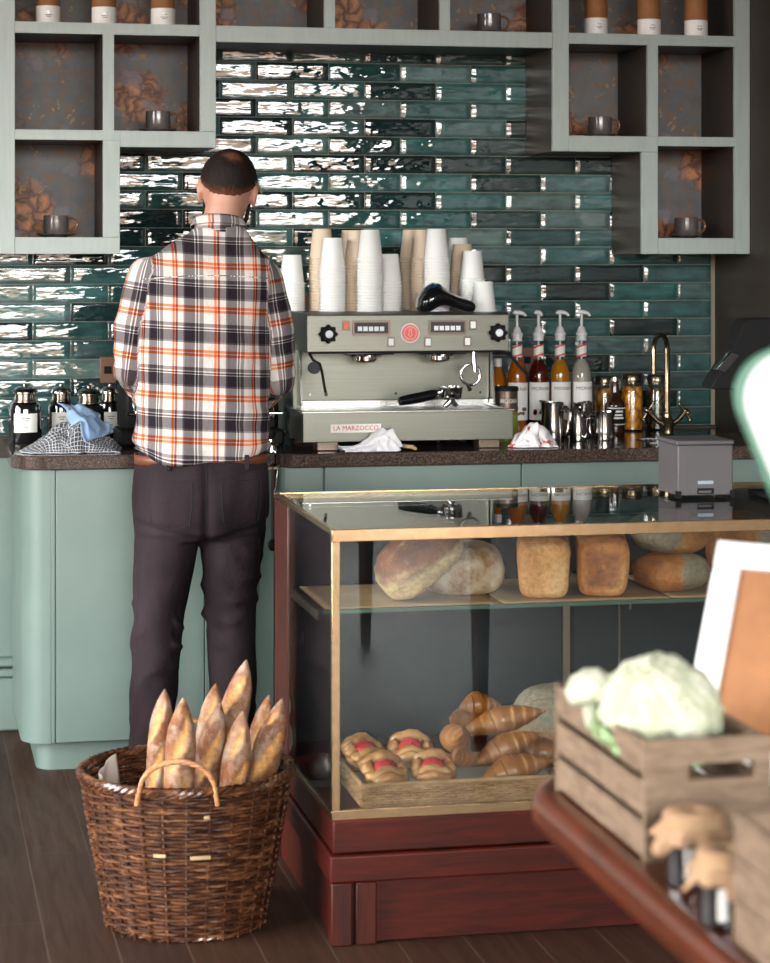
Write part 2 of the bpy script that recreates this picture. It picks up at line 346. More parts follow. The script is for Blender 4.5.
    m = N('preserved_lemon'); v = m.co((1, 1, .6)); MT['lemon'] = m.bsdf(col=m.ramp(m.vor(v, 70), [(.1, lin((236, 176, 50))), (.5, lin((206, 130, 24))), (.8, lin((120, 66, 14)))]), rough=.25, coat=.6)
    m = N('preserved_roots'); v = m.co((1, 1, .5)); MT['roots'] = m.bsdf(col=m.ramp(m.vor(v, 55), [(.1, lin((206, 160, 90))), (.5, lin((150, 96, 40))), (.8, lin((70, 40, 16)))]), rough=.25, coat=.6)
    m = N('preserved_olives'); v = m.co(); MT['olives'] = m.bsdf(col=m.ramp(m.vor(v, 60), [(.1, lin((110, 90, 40))), (.5, lin((60, 46, 20))), (.8, lin((26, 20, 10)))]), rough=.25, coat=.6)
    m = N('dark_stoneware'); g = m.noise(m.co(), 40, 4); MT['stone'] = m.bsdf(col=m.mix(g, lin((70, 66, 66)), lin((122, 114, 112))), rough=.18, coat=.4)
    MT['stone_rim'] = simple('brown_glazed_rim', (120, 84, 60), .2)
    MT['tealeaf'] = simple('dark_tea_glass', (20, 20, 22), .08, coat=1)
    MT['dome'] = simple('polished_lid_steel', (180, 178, 172), .15, 1)
    MT['green'] = simple('green_can_paint', (126, 146, 64), .5); MT['brownb'] = simple('brown_band', (150, 96, 70), .5)
    MT['pencil'] = simple('yellow_pencil_paint', (214, 170, 84), .4)
    MT['green_edge'] = simple('green_edged_acrylic', (84, 128, 108), .4)
    MT['parchment'] = simple('white_paper_sheet', (206, 196, 184), .8)
    MT['lens'] = simple('blue_sheen_plastic', (40, 70, 100), .08, coat=1, metal=.3)
    MT['hop'] = glassmat('smoked_glass', (.25, .2, .17, 1))
    MT['beans'] = simple('coffee_beans', (52, 32, 22), .35, rgb2=(84, 52, 34), sc_=90, bump=1, bsc=90)
    MT['icon'] = simple('white_icon_print', (226, 232, 232), .4)
mats()
# ================================================================= room shell
L2a, L2b = 2.0, 6.0  # span of an unseen left-wall opening, added for light from that side
WY = 7.28; RX = 2.67; LX = -3.2; FY = -3.2; CZ = 3.7; ZT = .918
RX2 = 3.8
struct(MB().box(LX, RX2, FY - .2, WY + .1, -.05, 0).build('floor', MT['floor']))
struct(MB().box(LX, RX2, FY - .2, WY + .1, CZ, CZ + .05).build('ceiling', MT['ceil']))
struct(MB().box(LX, RX, WY + .012, WY + .13, 0, CZ).build('wall_back', MT['brown_wall']))
struct(MB().box(RX, RX2, 4.4, WY + .13, 0, CZ).build('wall_right', MT['brown_wall']))
struct(MB().box(RX2, RX2 + .1, FY - .2, WY + .13, 0, CZ).build('wall_east', MT['brown_wall']))
w = MB(); w.box(LX - .1, LX, FY - .2, L2a, 0, CZ); w.box(LX - .1, LX, L2b, WY + .13, 0, CZ); w.box(LX - .1, LX, L2a, L2b, 0, .5); w.box(LX - .1, LX, L2a, L2b, 2.9, CZ)
struct(w.build('wall_left', MT['brown_wall']))
w = MB()
for y in (L2a, (L2a + L2b) / 2, L2b - .06): w.box(LX - .08, LX - .03, y, y + .06, .5, 2.9)
for z in (.5, 2.84): w.box(LX - .08, LX - .03, L2a, L2b, z, z + .06)
struct(w.build('added_side_window', MT['sage']))  # frame of the added side opening that brightens the left of the room
wx0, wx1, wz0, wz1 = -2.2, 3.45, .5, 3.55
w = MB(); w.box(LX, wx0, FY - .2, FY, 0, CZ); w.box(wx1, RX2, FY - .2, FY, 0, CZ); w.box(wx0, wx1, FY - .2, FY, 0, wz0); w.box(wx0, wx1, FY - .2, FY, wz1, CZ)
struct(w.build('wall_front', MT['brown_wall']))
w = MB()
for x in (wx0, -.4, 1.5, wx1 - .06): w.box(x, x + .06, FY - .14, FY - .06, wz0, wz1)
for z in (wz0, 2.75, wz1 - .06): w.box(wx0, wx1, FY - .13, FY - .07, z, z + .06)
struct(w.build('window_1', MT['sage']))
# teal dado panel, with moulding, on the back wall left of the counter
struct(MB().box(LX, .6, WY - .02, WY + .012, 0, .915).build('trim_1', MT['teal']))
b = MB(); b.box(LX, .45, WY - .045, WY - .02, .17, .20); b.box(LX, .45, WY - .06, WY - .02, .205, .235); b.box(LX, .45, WY - .035, WY - .02, 0, .17)
struct(b.build('baseboard_back', MT['teal'], bevel=.008, seg=3))
# glazed brick tiles on the back wall: every tile a little crooked, each its own glaze
PALS = [(34, 62, 60), (38, 74, 71), (54, 90, 86), (24, 46, 46), (72, 100, 96), (40, 82, 76), (44, 66, 64), (84, 106, 102), (24, 42, 40), (54, 86, 83), (72, 92, 86), (32, 54, 51), (46, 84, 80)]
tw, thh, gap = .238, .0597, .0013
t = MB(); rr = random.Random(4); zb = .927; NX, NZ = 15, 7; UU = [0, .006] + [.006 + .988 * q / 13 for q in range(1, 13)] + [.994, 1]; VV = [0, .03, .22, .41, .59, .78, .97, 1]
ncols = int((RX + .9) / tw) + 3
for r in range(int((2.56 - zb) / thh) + 1):
    off = (r % 2) * tw / 2
    z0 = zb + r * thh
    for c in range(ncols):
        x1 = 2.655 - c * tw + off; x0 = x1 - tw; x1 = min(x1, 2.655)
        if x1 - x0 < .01: continue
        if x0 < -.95: break
        q_ = rr.uniform(.75, 1.3); col = lin(rr.choice(PALS)); col = tuple(k * q_ * w_ for k, w_ in zip(col[:3], (1, 1, 1.06))) + (1,)
        ax, az = rr.uniform(-.014, .014), rr.uniform(-.035, .035); sd = rr.uniform(0, 90); o = len(t.v)
        for j in range(NZ + 1):
            for i in range(NX + 1):
                u, v = UU[i], VV[j]; x = lerp(x0 + gap, x1 - gap, u); z = lerp(z0 + gap, z0 + thh - gap, v)
                edge = min(u, 1 - u) < .001 or min(v, 1 - v) < .001
                h = .0085 + ax * (u - .5) * tw * .5 + az * (v - .5) * thh + .0012 * nz(x * 10 + sd, z * 34) + .0009 * nz(x * 26, z * 75 + sd)
                if edge: h -= .0010
                t.v.append(Vector((x, WY - h, z))); t.c[len(t.v) - 1] = col
        for j in range(NZ):
            for i in range(NX):
                a = o + j * (NX + 1) + i; t.f.append((a, a + 1, a + NX + 2, a + NX + 1))
o = len(t.v)
t.add([(-.95, WY - .002, .918), (RX, WY - .002, .918), (RX, WY - .002, 2.62), (-.95, WY - .002, 2.62)], [(0, 1, 2, 3)])
for i in range(o, o + 4): t.s[i] = 1.0; t.c[i] = (.05, .05, .045, 1)
t.add([(-.95, WY - .002, .918), (-.95, WY + .012, .918), (-.95, WY + .012, 2.62), (-.95, WY - .002, 2.62)], [(0, 1, 2, 3)])
struct(t.build('wall_tiles', MT['tile'], ang=60))

# ================================================================= wall shelving
SY = 6.95
def SX(px): return at(px, 254, SY).x
Z1a, Z1b, Z2a, Z2t, Z2k, Z3a, Z3b, ZTop = 2.168, 2.202, 1.846, 1.876, 1.826, 1.5, 1.551, 2.56
def shelf_unit(name, label, root, frame, boards, dividers, backs):
    r = thing(name, label, 'shelf', root)
    f = MB()
    for b in frame: f.box(b[0], b[1], SY, SY + .018, b[2], b[3])
    f.build('face_frame', MT['shelf'], r, world=True, bevel=.0012, seg=1)
    f = MB()
    for b in frame: f.box(b[0], b[1], SY + .018, WY - .012, b[2], b[3])
    f.build('carcass', MT['dark_in'], r, world=True)
    for nm, L in (('shelf_board', boards), ('divider', dividers)):
        for b in L:
            q = MB().box(b[0], b[1], SY + .018, WY - .012, b[2], b[3]).build(nm, MT['dark_in'], r, world=True)
            MB().box(b[0], b[1], SY + .0005, SY + .018, b[2], b[3]).build('front_lipping', MT['shelf'], r, world=True).parent = q
    p = MB()
    for b in backs: p.box(b[0], b[1], WY - .012, WY - .007, b[2], b[3])
    p.build('wallpaper_back', MT['paper'], r, world=True)
    return r
a0, a1, a2, a3, a4, a5 = SX(-6), SX(15), SX(103), SX(120), SX(200), SX(216)
shelf_unit('wall_shelf', 'pale grey-green stepped wall shelf with floral back, above the canisters and the man', (.3, WY, 1.5),
    [(a0, a1, Z3a, ZTop), (a1, a3, Z3a, Z3b), (a2, a3, Z3b, Z2a), (a3, a5, Z2k, Z2t), (a4, a5, Z2t, ZTop), (a1, a4, ZTop - .035, ZTop)],
    [(a1, a4, Z1a, Z1b), (a1, a3, Z2a, Z2t)], [(SX(103), SX(114), Z2t, Z1a)],
    [(a1, a2, Z3b, Z2a), (a1, a4, Z2t, ZTop - .03)])
m0, m1 = a5 + .0006, SX(553) - .0006
shelf_unit('wall_shelf', 'long pale grey-green shelf bridging high above the coffee machine', (1.3, WY, 2.15),
    [(m0, m1, 2.152, Z1b), (m0, m1, ZTop - .035, ZTop)], [],
    [(SX(324.5), SX(335), Z1b, ZTop - .035), (SX(440), SX(450), Z1b, ZTop - .035)], [(m0, m1, Z1b, ZTop - .03)])
b0, b1, b2, b3, b4, b5, b6 = SX(553), SX(569), SX(642), SX(648), SX(658), SX(735), SX(750)
b6 = min(b6, RX - .001)
shelf_unit('wall_shelf', 'grey-green stepped wall shelf with floral back beside the dark brown wall', (2.3, WY, 1.5),
    [(b0, b1, Z2k, ZTop), (b5, b6, Z3a, ZTop), (b1, b4, Z2k, Z2t), (b2, b4, Z3a, Z2k), (b4, b5, Z3a, Z3b), (b1, b5, ZTop - .035, ZTop)],
    [(b1, b5, Z1a, Z1b), (b4, b5, Z2a, Z2t)], [(SX(648), SX(658), Z2t, Z1a)],
    [(b1, b5, Z2t, ZTop - .03), (b4, b5, Z3b, Z2a)])

# cups with saucers on the shelves
def stoneware(label, cx, z, Y, ang=0, s=1.0):
    r = thing('cup_and_saucer', label, 'cup', (cx, Y, z), ang, 'stoneware cups with saucers on the wall shelves')
    MB().lathe([(.0, .0), (.032, .0), (.036, .003), (.058, .009), (.060, .012), (.055, .012), (.034, .006), (0, .006)], seg=32).build('saucer', MT['stone'], r)
    MB().lathe([(0, .0062), (.030, .0065), (.036, .012), (.039, .03), (.038, .05), (.0385, .0655), (.0365, .066), (.035, .05), (.034, .014), (0, .011)], seg=32).build('cup', MT['stone'], r)
    MB().tube([(.0375 * math.cos(k), .0375 * math.sin(k), .066) for k in [2 * PI * i / 32 for i in range(33)]], .0016, 6).build('cup_rim', MT['stone_rim'], r)
    MB().tube([(.036, 0, .058), (.05, 0, .061), (.062, 0, .054), (.066, 0, .040), (.060, 0, .026), (.049, 0, .018), (.038, 0, .018)], .004, 8).build('cup_handle', MT['stone_rim'], r)
    return r
CY = 7.08
def cxs(px): return at(px, 254, CY).x
stoneware('grey stoneware cup on saucer in the lowest compartment above the canisters', cxs(56), Z3b, CY)
c0 = stoneware('grey stoneware cup on saucer in the compartment just above the man', cxs(158), Z2t, CY)
stoneware('grey stoneware cup on saucer on the high bridging shelf', cxs(489), Z1b, CY)
stoneware('grey stoneware cup on saucer, upper of the two beside the brown wall', cxs(600), Z2t, CY)
stoneware('grey stoneware cup on saucer, lowest compartment beside the brown wall', cxs(686), Z3b, CY)
def card_tube(label, px):
    Y = 7.03; r = thing('card_tube', label, 'tin', (at(px, 254, Y).x, Y, Z1b), 0, 'card tubes with white bands on the upper shelves')
    MB().lathe([(0, 0), (.037, 0), (.037, .19), (0, .19)], seg=32).build('tube_body', MT['kraft'], r)
    MB().lathe([(.0375, .001), (.0378, .001), (.0378, .055), (.0375, .055)], seg=32, caps=False).build('paper_band', MT['label'], r)
    for k, (w_, z) in enumerate(((.016, .034), (.022, .026), (.014, .021))):
        a = [(-w_ / 2 + w_ * i / 4) / .038 for i in range(5)]
        MB().rings([[(.0381 * math.sin(q), -.0381 * math.cos(q), z) for q in a], [(.0381 * math.sin(q), -.0381 * math.cos(q), z + .0018) for q in a]], caps=False, closed=False).build('printed_line', MT['ink'] if k else MT['lens'], r)
    MB().lathe([(0, .19), (.0385, .19), (.0385, .205), (0, .205)], seg=32).build('lid', MT['kraft'], r)
for px, l in ((48, 'outermost of three above the canisters'), (104, 'middle of three above the canisters'), (163, 'last of three above the canisters'),
              (596, 'first of three on the shelf by the brown wall'), (649, 'middle of three on the shelf by the brown wall'), (696, 'closest to the brown wall')):
    card_tube('brown card tube with white band, ' + l, px)

# ================================================================= counters
def rpoly(x0, x1, y0, y1, r, seg=10, corners=('fl',)):
    P = []
    if 'fl' in corners:
        P += [(x0 + r - r * math.cos(k), y0 + r - r * math.sin(k)) for k in [PI / 2 * i / seg for i in range(seg + 1)]]
    else: P.append((x0, y0))
    P += [(x1, y0), (x1, y1), (x0, y1)]; return P
def counter(label, x0, x1, yf, yb, r, seams, name='counter_cabinet'):
    c = thing(name, label, 'cabinet', (x0 + .2, yf + .1, 0))
    MB().prism(rpoly(x0 + .045, x1, yf + .05, yb, max(r - .03, .02)), 0, .086).build('plinth', MT['teal'], c, world=True)
    MB().prism(rpoly(x0 + .004, x1, yf + .006, yb, r), .086, .872).build('body', MT['teal_line'], c, world=True)
    # curved corner panel
    P = rpoly(x0, x1, yf, yb, r)[:11]; P = [(x0, yb)] + P + [(seams[0][0], yf)]; Q = [(x, y + .018) if i > 10 else (x + .012, y + .012 if i else y) for i, (x, y) in enumerate(P)]
    m = MB(); m.rings([[Vector((P[i][0], P[i][1], z)) for i in range(len(P))] + [Vector((Q[i][0], Q[i][1], z)) for i in range(len(Q) - 1, -1, -1)] for z in (.086, .8775)])
    m.build('corner_panel', MT['teal'], c, world=True, ang=30)
    for k, (s0, s1) in enumerate(seams[1:]):
        d = MB().box(s0, s1, yf, yf + .018, .088, .876); d.build('door' if s1 - s0 > .1 else 'filler_strip', MT['teal'], c, world=True, bevel=.0015)
    return c
LF, RF = 6.61, 6.53
BX = lambda px, Y: at(px, 254, Y).x
lx0 = BX(20, 6.75); lx1 = BX(279, RF + .02) - .002
counter('teal curved-corner base cabinet behind the man', lx0, lx1, LF + .02, WY - .03, .082, [(BX(50, LF),), (BX(51.5, LF), BX(55.5, LF)), (BX(56.5, LF), BX(205, LF)), (BX(206, LF), lx1)])
rx0 = BX(279, RF + .02) + .004
counter('teal base cabinet beneath the coffee machine and sink', rx0, RX - .002, RF + .02, WY - .03, .022, [(BX(286.5, RF),), (BX(288, RF), BX(324, RF)), (BX(326, RF), BX(522.5, RF)), (BX(524, RF), BX(690, RF)), (BX(691.5, RF), RX - .004)])
MB().prism(rpoly(lx0 - .03, lx1, LF, WY - .03, .12), .878, ZT).build('worktop', MT['worktop'], bevel=.003)
tag(bpy.data.objects['worktop'], 'speckled dark stone worktop under the canisters and cloths', 'worktop')
w = MB().prism(rpoly(rx0 - .004, RX - .002, RF, WY - .03, .05), .878, ZT).build('worktop', MT['worktop'], bevel=.003)
tag(w, 'long speckled dark stone worktop under the coffee machine', 'worktop')
# low wooden upstand behind the worktop
b = MB(); b.box(LX, RX - .003, WY - .03, WY - .01, .86, .926); struct(b.build('trim_2', MT['brown_wall'], bevel=.002))

# hanging rod below the worktop
p = atz(273, 470, .9); hx = BX(273, 6.585); hy = 6.592
r = thing('hanging_rod', 'slim dark metal rod with chrome clip hanging from the worktop beside the man', 'rod', (hx, hy, .64))
MB().tube([(0, 0, .0), (0, 0, .238)], .005, 8).build('rod', MT['mach_dark'], r)
MB().ell((0, 0, .008), (.014, .012, .018)).build('weight', MT['black'], r)
MB().tube([(-.012, .0, .19), (-.015, .0, .236), (0, .004, .246), (.015, .0, .236), (.010, 0, .18), (0, 0, .15)], .0045, 8).build('clip', MT['chrome'], r)
MB().box(-.018, .018, -.004, .022, .228, .238).build('hook_plate', MT['mach_dark'], r, bevel=.002)
# wall sockets
for px, py, l in ((106.5, 370, 'copper wall socket on the tiles above the canisters'), (526, 360, 'copper wall socket on the tiles behind the syrup bottles')):
    q = at(px, py, WY - .01); r = thing('wall_socket', l, 'socket', (q.x, WY - .006, q.z))
    MB().box(-.022 if px > 300 else -.02, .03, -.006, .006, -.042, .042).build('face_plate', MT['copper'], r, bevel=.002)
    MB().box(-.008, .016, -.009, -.004, -.012, .012).build('rocker', MT['black'], r, bevel=.001)
# ================================================================= espresso machine
MY = 6.60                      # front of the drip tray
ex0, ex1 = at(303, 254, MY).x, at(513, 254, MY).x
EW = ex1 - ex0
r = thing('espresso_machine', 'grey steel two-group espresso machine with round red badge on the worktop', 'coffee machine', (ex0, MY, ZT))
em = r
def zz(py, Y, px=400): return at(px, py, Y).z - ZT
tz0, tz1 = zz(441, MY), zz(412, MY)
for x in (.045, EW - .10):
    for y in (.02, .45):
        MB().box(x, x + .065, y, y + .07, 0, tz0 + .004).build('foot', MT['mach_dark'], r, bevel=.003)
# drip tray housing: hollow top
d = MB(); d.box(0, EW, 0, .012, tz0, tz1); d.box(0, .01, .012, .30, tz0, tz1); d.box(EW - .01, EW, .012, .30, tz0, tz1); d.box(.01, EW - .01, .012, .30, tz0, tz0 + .02)
d.build('drip_tray_housing', MT['mach'], r, bevel=.0015)
d = MB(); d.box(-.004, EW + .004, -.004, .012, tz1, tz1 + .004); d.box(-.004, .012, .012, .3, tz1, tz1 + .004); d.box(EW - .012, EW + .004, .012, .3, tz1, tz1 + .004); d.build('tray_rim', MT['steel'], r, bevel=.001)
g = MB()
for k in range(46): g.box(.014 + k * (EW - .028) / 46, .014 + k * (EW - .028) / 46 + .008, .014, .29, tz1 - .006, tz1 - .002)
for y in (.05, .15, .25): g.box(.014, EW - .014, y, y + .01, tz1 - .009, tz1 - .006)
g.build('drip_grid', MT['steel'], r)
# body
bz0 = tz0; px0, px1 = at(307, 254, MY + .10).x - ex0, at(509, 254, MY + .10).x - ex0
pt, pb = zz(315, MY + .10), zz(351.5, MY + .10)
MB().box(.02, EW - .02, .30, .60, bz0, pb + .02).build('rear_body', MT['mach'], r, bevel=.003)
s0, s1 = at(300, 254, MY + .28).x - ex0, at(489, 254, MY + .28).x - ex0
bt, bb = pb + .005, zz(399, MY + .28)
MB().box(s0 + .004, s1 - .002, .275, .30, bb, bt).build('splash_panel', MT['mach'], r, bevel=.001)
MB().box(s0 + .004, s1 - .002, .285, .30, tz0 + .02, bb - .004).build('lower_splash', MT['steel'], r)
for sx, n in ((s0 - .006, 0), (s1, 1)):
    m = MB(); q = [(.225, tz1 + .005), (.30, tz1 + .005), (.30, bt + .006), (.268, bt + .006)]
    m.rings([[Vector((sx, y, z)) for y, z in q], [Vector((sx + .006, y, z)) for y, z in q]]); m.build('side_cheek', MT['steel'], r)
for x in (s0 + .03, (s0 + s1) / 2, s1 - .03):
    MB().lathe([(0, 0), (.004, 0), (.003, .003), (0, .003)], (x, .275, bb + .018), 10, Matrix.Rotation(PI / 2, 3, 'X')).build('screw', MT['chrome'], r)
# head with control panel
h = MB(); q = [(.10, pb), (.10, pt), (.115, pt + .006), (.58, pt + .006), (.58, pb + .02), (.30, pb)]
h.rings([[Vector((px0, y, z)) for y, z in q], [Vector((px1, y, z)) for y, z in q]]); h.build('head_casing', MT['mach'], r, bevel=.002, ang=25)
MB().box(px0 + .02, px1 - .02, .12, .28, pb - .006, pb - .0005).build('head_underside', MT['black'], r)
PYF = MY + .10
def pp(px, py, dy=0): w = at(px, py, PYF + dy); return Vector((w.x - ex0, w.y - MY, w.z - ZT))
def plate(name, xa, ya, xb, yb, m, th, parent=r, d=0.0, bevel=.0008):
    a = pp(xa, yb); b = pp(xb, ya); mz = (a.z + b.z) / 2; hz = abs(at(400, ya, PYF).z - at(400, yb, PYF).z) / 2
    return MB().box(a.x, b.x, .10 - th - d, .10 - d, mz - hz, mz + hz).build(name, m, parent, bevel=bevel)
for xa, xb, ya, yb in ((352.3, 390, 320.5, 335.3), (428.5, 466, 319.8, 334.3)):
    f = plate('display', xa, ya, xb, yb, MT['mach_dark'], .004)
    plate('display_glass', xa + 2, ya + 2, xb - 2, yb - 2, MT['ink'], .0012, f, .004, 0)
    for k in range(5):
        xx = xa + 5.2 + k * 5.5; plate('key', xx, ya + 6, xx + 4.3, ya + 10.5, MT['icon'], .001, f, .0052, 0)
plate('button_frame', 342, 320.5, 349.5, 330.5, MT['mach_dark'], .003); plate('warning_button', 343.5, 322, 348.2, 329, MT['orange'], .003, r, .003)
for xa, ya in ((387, 337), (424, 337), (463.5, 336.5), (469, 319.8)):
    f = plate('button_frame', xa, ya, xa + 7.6, ya + 10, MT['mach_dark'], .003); plate('white_button', xa + 1.3, ya + 1.5, xa + 6.3, ya + 8.5, MT['icon'], .003, f, .003)
RXM = Matrix.Rotation(PI / 2, 3, 'X')
for cx, cy_ in ((327.5, 334), (497, 332.5)):
    c = pp(cx, cy_); m = MB(); rs = []
    for z, k in ((0, .8), (.006, 1), (.022, 1), (.028, .8)):
        rs.append([c + RXM @ Vector(((.0255 * k + .0032 * math.cos(8 * a)) * math.cos(a), (.0255 * k + .0032 * math.cos(8 * a)) * math.sin(a), z)) for a in [2 * PI * i / 64 for i in range(64)]])
    m.rings(rs); kn = m.build('steam_knob', MT['black'], r, ang=50)
    MB().lathe([(0, .028), (.0115, .028), (.0115, .032), (.009, .034), (0, .034)], c, 24, RXM).build('knob_cap', MT['icon'], kn)
c = pp(410, 333)
bd = MB().lathe([(0, 0), (.029, 0), (.029, .003), (.0, .003)], c, 40, RXM).build('badge', MT['icon'], r)
MB().lathe([(0, .003), (.026, .003), (.026, .0045), (0, .0045)], c, 40, RXM).build('badge_disc', MT['red'], bd)
m = MB()
for k in range(24):
    a = 2 * PI * k / 24; m.add([c + Vector((math.sin(a + da) * rr_, -.0048, math.cos(a + da) * rr_)) for da, rr_ in ((-.05, .017), (.05, .017), (.03, .022), (-.03, .022))], [(0, 1, 2, 3)])
for s_ in (-1, 1):
    m.tube([c + Vector((s_ * .001, -.005, -.011)), c + Vector((s_ * .006, -.005, -.004)), c + Vector((s_ * .002, -.005, .002)), c + Vector((s_ * .0055, -.005, .007)), c + Vector((0, -.005, .012))], .0009, 5)
m.build('badge_emblem', MT['icon'], bd)
# group heads
for cx in (365, 438):
    w = at(cx, 352, MY + .20); x = w.x - ex0
    g = MB().lathe([(0, -.005), (.050, -.005), (.052, .0), (.052, .004), (.046, .008), (.02, .02), (0, .02)][::-1], (x, .19, pb - .012), 36).build('group_head', MT['chrome'], r)
    MB().lathe([(0, .0), (.034, 0), (.034, -.012), (.026, -.018), (0, -.018)], (x, .19, pb - .017), 32).build('group_screen', MT['chrome'], g)
    MB().box(x - .075, x + .075, .13, .25, pb - .011, pb - .002).build('group_collar', MT['gloss_black'], g, bevel=.003)
    MB().lathe([(0, 0), (.011, 0), (.011, -.006), (0, -.006)], (x, .133, pb - .011), 16).build('group_bolt', MT['steel'], g)
# steam lever and steam wand
x = at(322, 370, MY + .2).x - ex0
def W(px, py, Y): q = at(px, py, Y); return Vector((q.x - ex0, Y - MY, q.z - ZT))
st = MB().tube([W(309, 353, 6.72), W(313, 360, 6.71), W(320, 364, 6.70), W(322, 372, 6.70), W(324, 384, 6.70), W(326, 394, 6.70)], .0042, 10).build('steam_wand', MT['black'], r)
MB().ell(W(326, 394, 6.70), (.006, .006, .007)).build('wand_tip', MT['mach_dark'], st)
MB().lathe([(0, -.01), (.018, -.01), (.018, .01), (0, .01)], W(314, 368, 6.71), 24, RXM).build('wand_grip', MT['rubber'], st)
cc = W(470.5, 374.5, 6.72); m = MB(); m.tube([cc + Vector((.030 * math.cos(a), 0, .032 * math.sin(a))) for a in [PI * .42 + 2 * PI * k / 30 for k in range(29)]], .0042, 10)
rw = m.build('ring_wand', MT['chrome'], r)
MB().tube([W(474, 352, 6.72), W(474, 362, 6.72), W(475, 372, 6.715)], [.006, .008, .006], 10).build('wand_joint', MT['chrome'], rw)
MB().tube([W(468, 386, 6.72), W(470, 390, 6.71)], [.005, .007], 8).build('wand_nozzle', MT['steel'], rw)
m = MB().tube([W(494, 353, 6.75), W(504, 353, 6.73), W(511, 356, 6.72), W(519, 366, 6.70), W(529, 376, 6.70)], .005, 8); m.build('hose', MT['black'], r)
# cup rail on top, at the back
m = MB().box(px0 + .004, px1 + .02, .545, .552, pt + .006, pt + .06); m.build('cup_rail', MT['mach_dark'], r)
MB().lathe([(0, 0), (.003, 0), (.003, .003), (0, .003)], (px1 + .004, .545, pt + .042), 8, RXM).build('screw', MT['chrome'], r)
# name plate on the tray front
a = W(330.5, 432.5, MY); b = W(381, 424, MY)
np_ = MB().box(a.x, b.x, -.002, 0, (a.z + b.z) / 2 - .0125, (a.z + b.z) / 2 + .0125).build('name_plate', MT['label'], r)
text('LA MARZOCCO', 'lettering', .0195, MT['redink'], np_, face(((a.x + b.x) / 2, -.0021, (a.z + b.z) / 2)), sx=.98)
# portafilter lying on the drip grid
pq = W(451, 397, MY + .12); t0 = thing('portafilter', 'black-handled chrome portafilter resting on the drip tray', 'portafilter', (pq.x + ex0, MY + .12, ZT + tz1 + .0045))
zh = pq.z - tz1
MB().lathe([(0, -.012), (.026, -.012), (.034, -.004), (.0355, .02), (.037, .022), (.037, .027), (.032, .027), (.031, .004), (0, .002)], (0, 0, zh), 32).build('basket_head', MT['chrome'], t0)
MB().tube([(0, 0, zh - .01), (0, 0, .02), (-.012, 0, .008), (-.02, 0, .003)], [.011, .010, .008, .007], 12).build('spout', MT['chrome'], t0)
MB().tube([(0, 0, .02), (.012, 0, .008), (.019, 0, .0035)], [.009, .008, .0065], 12).build('spout', MT['chrome'], t0)
MB().tube([(-.033, 0, zh + .01), (-.05, -.004, zh + .006)], [.009, .012], 12).build('neck', MT['chrome'], t0)
MB().tube([(-.048, -.004, zh + .007), (-.062, -.006, zh + .003), (-.10, -.012, zh - .004), (-.14, -.018, zh - .010), (-.165, -.022, zh - .014), (-.168, -.0225, zh - .0145)], [.012, .0155, .0165, .0155, .013, .005], 16).build('handle', MT['gloss_black'], t0)

# ---------------------------------------------------------------- paper cups, nested in stacks upside down
topz = ZT + pt + .006
cup = MB().lathe([(0, .088), (.0262, .088), (.0275, .092), (.029, .0905), (.0375, .010), (.0377, .006), (.0412, .005), (.0412, .0006), (.0390, 0), (.0380, .004), (.0290, .0868), (0, .0868)], seg=24)
cup_me = {0: cup.mesh('paper_cup', MT['cup'], 50), 1: cup.mesh('paper_cup', MT['cup_tan'], 50)}
ORD = ['topmost', 'second', 'third', 'fourth', 'fifth', 'sixth', 'seventh', 'eighth', 'ninth', 'tenth', 'eleventh', 'twelfth', 'thirteenth', 'fourteenth', 'fifteenth', 'sixteenth', 'seventeenth', 'eighteenth', 'nineteenth', 'twentieth', 'twenty-first', 'twenty-second', 'twenty-third']
STK = [  # px, Y, top py, colour, wave, description
    (292, 7.02, 255, 0, .3, 'white stack half hidden behind the man'),
    (321.5, 7.03, 229, 1, .4, 'cream stack behind the first white stack from the man'),
    (332.5, 6.92, 238, 0, .4, 'white stack standing closest to the knob beside the man'),
    (351, 7.06, 230.5, 1, .5, 'cream stack just past the second gap, standing farthest back'),
    (357.5, 6.96, 230.5, 1, .5, 'cream stack tucked behind the tall front white stack'),
    (370, 6.885, 230, 0, .2, 'tallest smooth white stack in the first group from the man'),
    (389, 6.965, 254, 0, .7, 'short white stack before the tiled gap'),
    (412.5, 7.05, 230, 1, 1.0, 'cream stack just past the tiled gap'),
    (423, 6.95, 230, 1, .6, 'cream stack squeezed against the wavy white stack'),
    (437, 6.875, 229, 0, 1.4, 'wavy white stack behind the black tool'),
    (458, 7.075, 238, 0, 1.2, 'rear white stack beyond the wavy one'),
    (462.5, 6.97, 244, 1, 1.0, 'middle stack of the last three'),
    (472.5, 6.88, 251, 0, 1.2, 'leaning white stack beside the little one'),
    (483.5, 6.81, 285.5, 0, .5, 'little stack at the machine end')]
rc = random.Random(3)
for px, Y, tp, kind, wav, desc in STK:
    x = at(px, 254, Y).x; H = at(px, tp, Y).z - topz; n = max(1, int((H - .092) / .0086) + 1); pit = (H - .092) / max(1, n - 1)
    lean = rc.uniform(-.02, .02) * wav
    for k in range(n):
        o = bpy.data.objects.new('paper_cup', cup_me[kind]); COL.objects.link(o); z = k * pit
        o.location = (x + lean * z + .0007 * wav * math.sin(k * .31 + px), Y, topz + z + .0004)
        o.rotation_euler = (0, 0, rc.randrange(24) * PI / 12)
        j = n - 1 - k
        w_ = 'topmost paper cup' if j == 0 else ('bottommost paper cup' if k == 0 else '%s paper cup down' % ORD[min(j, 22)])
        tag(o, w_ + ', ' + desc, 'paper cup', 'nested paper cups on the coffee machine')
